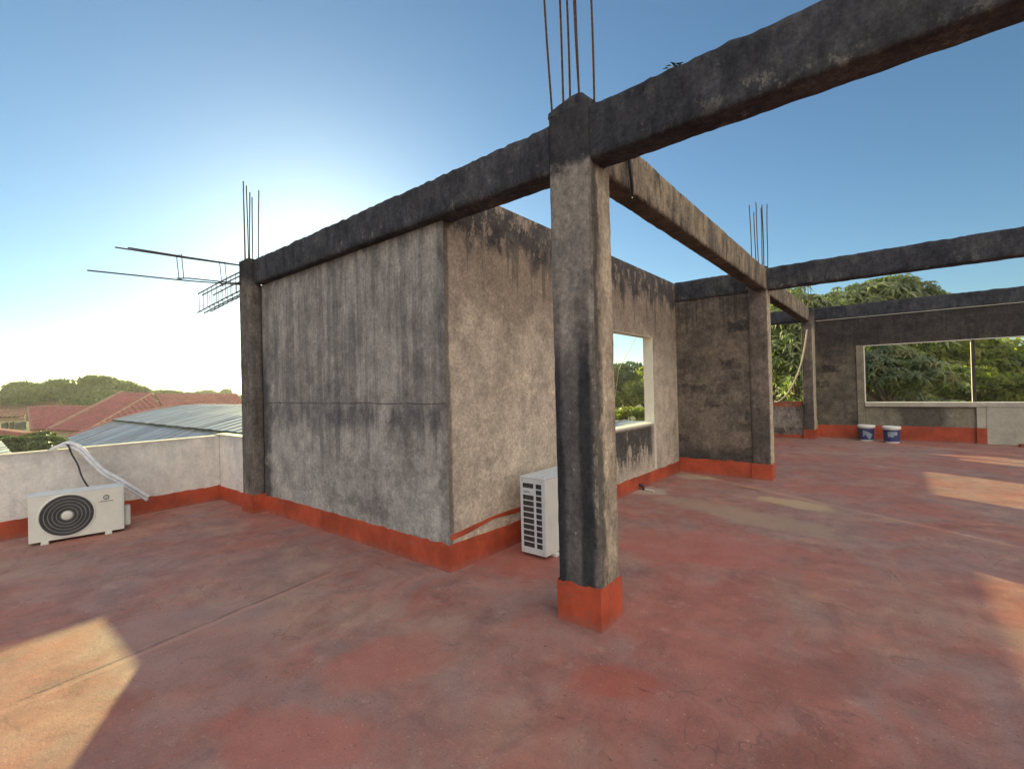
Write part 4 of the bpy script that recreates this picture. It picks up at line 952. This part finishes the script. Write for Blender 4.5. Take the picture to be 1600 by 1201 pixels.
mb.add([p,q,q+nn,p+nn,Vector((p.x,p.y,GZ)),Vector((q.x,q.y,GZ)),Vector((q.x,q.y,GZ))+nn,Vector((p.x,p.y,GZ))+nn], [(0,1,2,3),(0,4,5,1),(1,5,6,2),(2,6,7,3),(3,7,4,0)]); mb.build('coping', M['tile'], e)

# big ribbed metal roof right beyond the parapet; ribs along y, seam along x
e = empty('metal_shed', (-25, 8, GZ), 'blue grey ribbed metal roof with rust streaks just beyond the parapet', 'shed', 'metal roofed sheds')
def metal(parent, x0, x1, prof, name='roof_sheet', du=.9):
    mb = MB()
    for i in range(len(prof)-1):
        (ya, za), (yb, zb) = prof[i], prof[i+1]; roof_face(mb, [(x0,ya,za),(x1,ya,za),(x1,yb,zb),(x0,yb,zb)], (1,0,0), du, rib)
    under(mb, [(x0,prof[0][0],prof[0][1]-.02),(x1,prof[0][0],prof[0][1]-.02),(x1,prof[-1][0],prof[-1][1]-.02),(x0,prof[-1][0],prof[-1][1]-.02)], .02) if len(prof) == 2 else None
    return mb.build(name, M['metal'], parent)
metal(e, -40, -9, [(3.3,-1.65),(7.45,-.02)])
metal(e, -40.2, -9, [(7.25,.02),(9.2,.50),(11.0,.78),(12.4,.84)], 'upper_roof_sheet')
metal(e, -40.2, -9, [(12.4,.84),(17.5,.3)], 'rear_roof_sheet')
mb = MB(); mb.box(-39.5, -9.5, 4.0, 4.2, GZ, -1.5); mb.box(-39.5,-9.5,16.5,16.7,GZ,.2); mb.box(-39.6,-39.4,4.0,16.7,GZ,-1.5); mb.build('wall', M['cream_wall'], e)
mb = MB(); mb.tube([(-40.15, 3.3, -1.62),(-40.15,7.4,-.0),(-40.25,9.2,.53),(-40.25,11.0,.82)], .13, 6); mb.build('verge_flashing', M['ridge'], e)
mb = MB(); g = random.Random(9); mb.tube([(x, 7.24, .035+.015*math.sin(x*3)) for x in [-40+k*.5 for k in range(63)]], .035, 5); mb.build('lap_edge', M['cable'], e)
e = empty('metal_shed', (-9, 15, GZ), 'small grey metal roof visible just over the sill of the cream edged window', 'shed', 'metal roofed sheds')
metal(e, -11.5, -5.2, [(13.2,-.25),(18.2,.02)]); mb = MB(); mb.box(-11.2,-5.6,13.6,18.,GZ,-.32); mb.build('wall', M['cream_wall'], e)
e = empty('metal_shed', Z(-10,700,18)*1.0, 'pale blue metal roof corner at the bottom left beyond the parapet', 'shed', 'metal roofed sheds')
A, B, C_, D_ = Z(-60,715,15), Z(22,712,15.5), Z(3,690,20), Z(-80,690,20)
mb = MB(); roof_face(mb, [A,B,C_,D_], (B-A), .5, rib); under(mb, [A,B,C_,D_], .05); mb.build('roof_sheet', M['metal'], e)
mb = MB(); q = [Vector((p.x,p.y,0)) for p in (A,B,C_,D_)]; cc = sum(q, Vector())/4; q = [cc+(p-cc)*.9 for p in q]
mb.add([v+Vector((0,0,GZ)) for v in q]+[v+Vector((0,0,A.z-.1)) for v in q], [(4,5,6,7),(0,1,5,4),(1,2,6,5),(2,3,7,6),(3,0,4,7)]); mb.build('wall', M['cream_wall'], e)

# overhead wires
tag(MB().tube([(-2.995,7.2,2.62),(-4.9,10.0,1.87),(-6.86,13.3,.0)], .006, 5).build('guy_wire', M['hose']), 'thin slanting wire crossing the cream edged window', 'wire')
for k, (ya, yb) in enumerate(((594,592),(609,608))):
    P = [at(930+k*4+i*12, ya+(yb-ya)*i/8+1.2*math.sin(i*.39), 26) for i in range(9)]
    tag(MB().tube(P, .012, 5).build('overhead_wire', M['cable']), ['upper level wire across the trees in the cream edged window', 'lower level wire across the trees in the cream edged window'][k], 'wire')

# ------------------------------------------------------------------ haze
mb = MB(); mb.box(-950, 950, -950, 950, GZ-1, 14)
hz = mb.build('haze', bpy.data.materials.new('haze')); tag(hz, kind='stuff')
hm = hz.data.materials[0]; hm.use_nodes = True; ht = hm.node_tree; ht.nodes.remove(ht.nodes['Principled BSDF'])
pv = ht.nodes.new('ShaderNodeVolumePrincipled'); pv.inputs['Color'].default_value = (.92,.95,.97,1); pv.inputs['Density'].default_value = .0006; pv.inputs['Anisotropy'].default_value = .45
ht.links.new(pv.outputs[0], ht.nodes['Material Output'].inputs['Volume'])
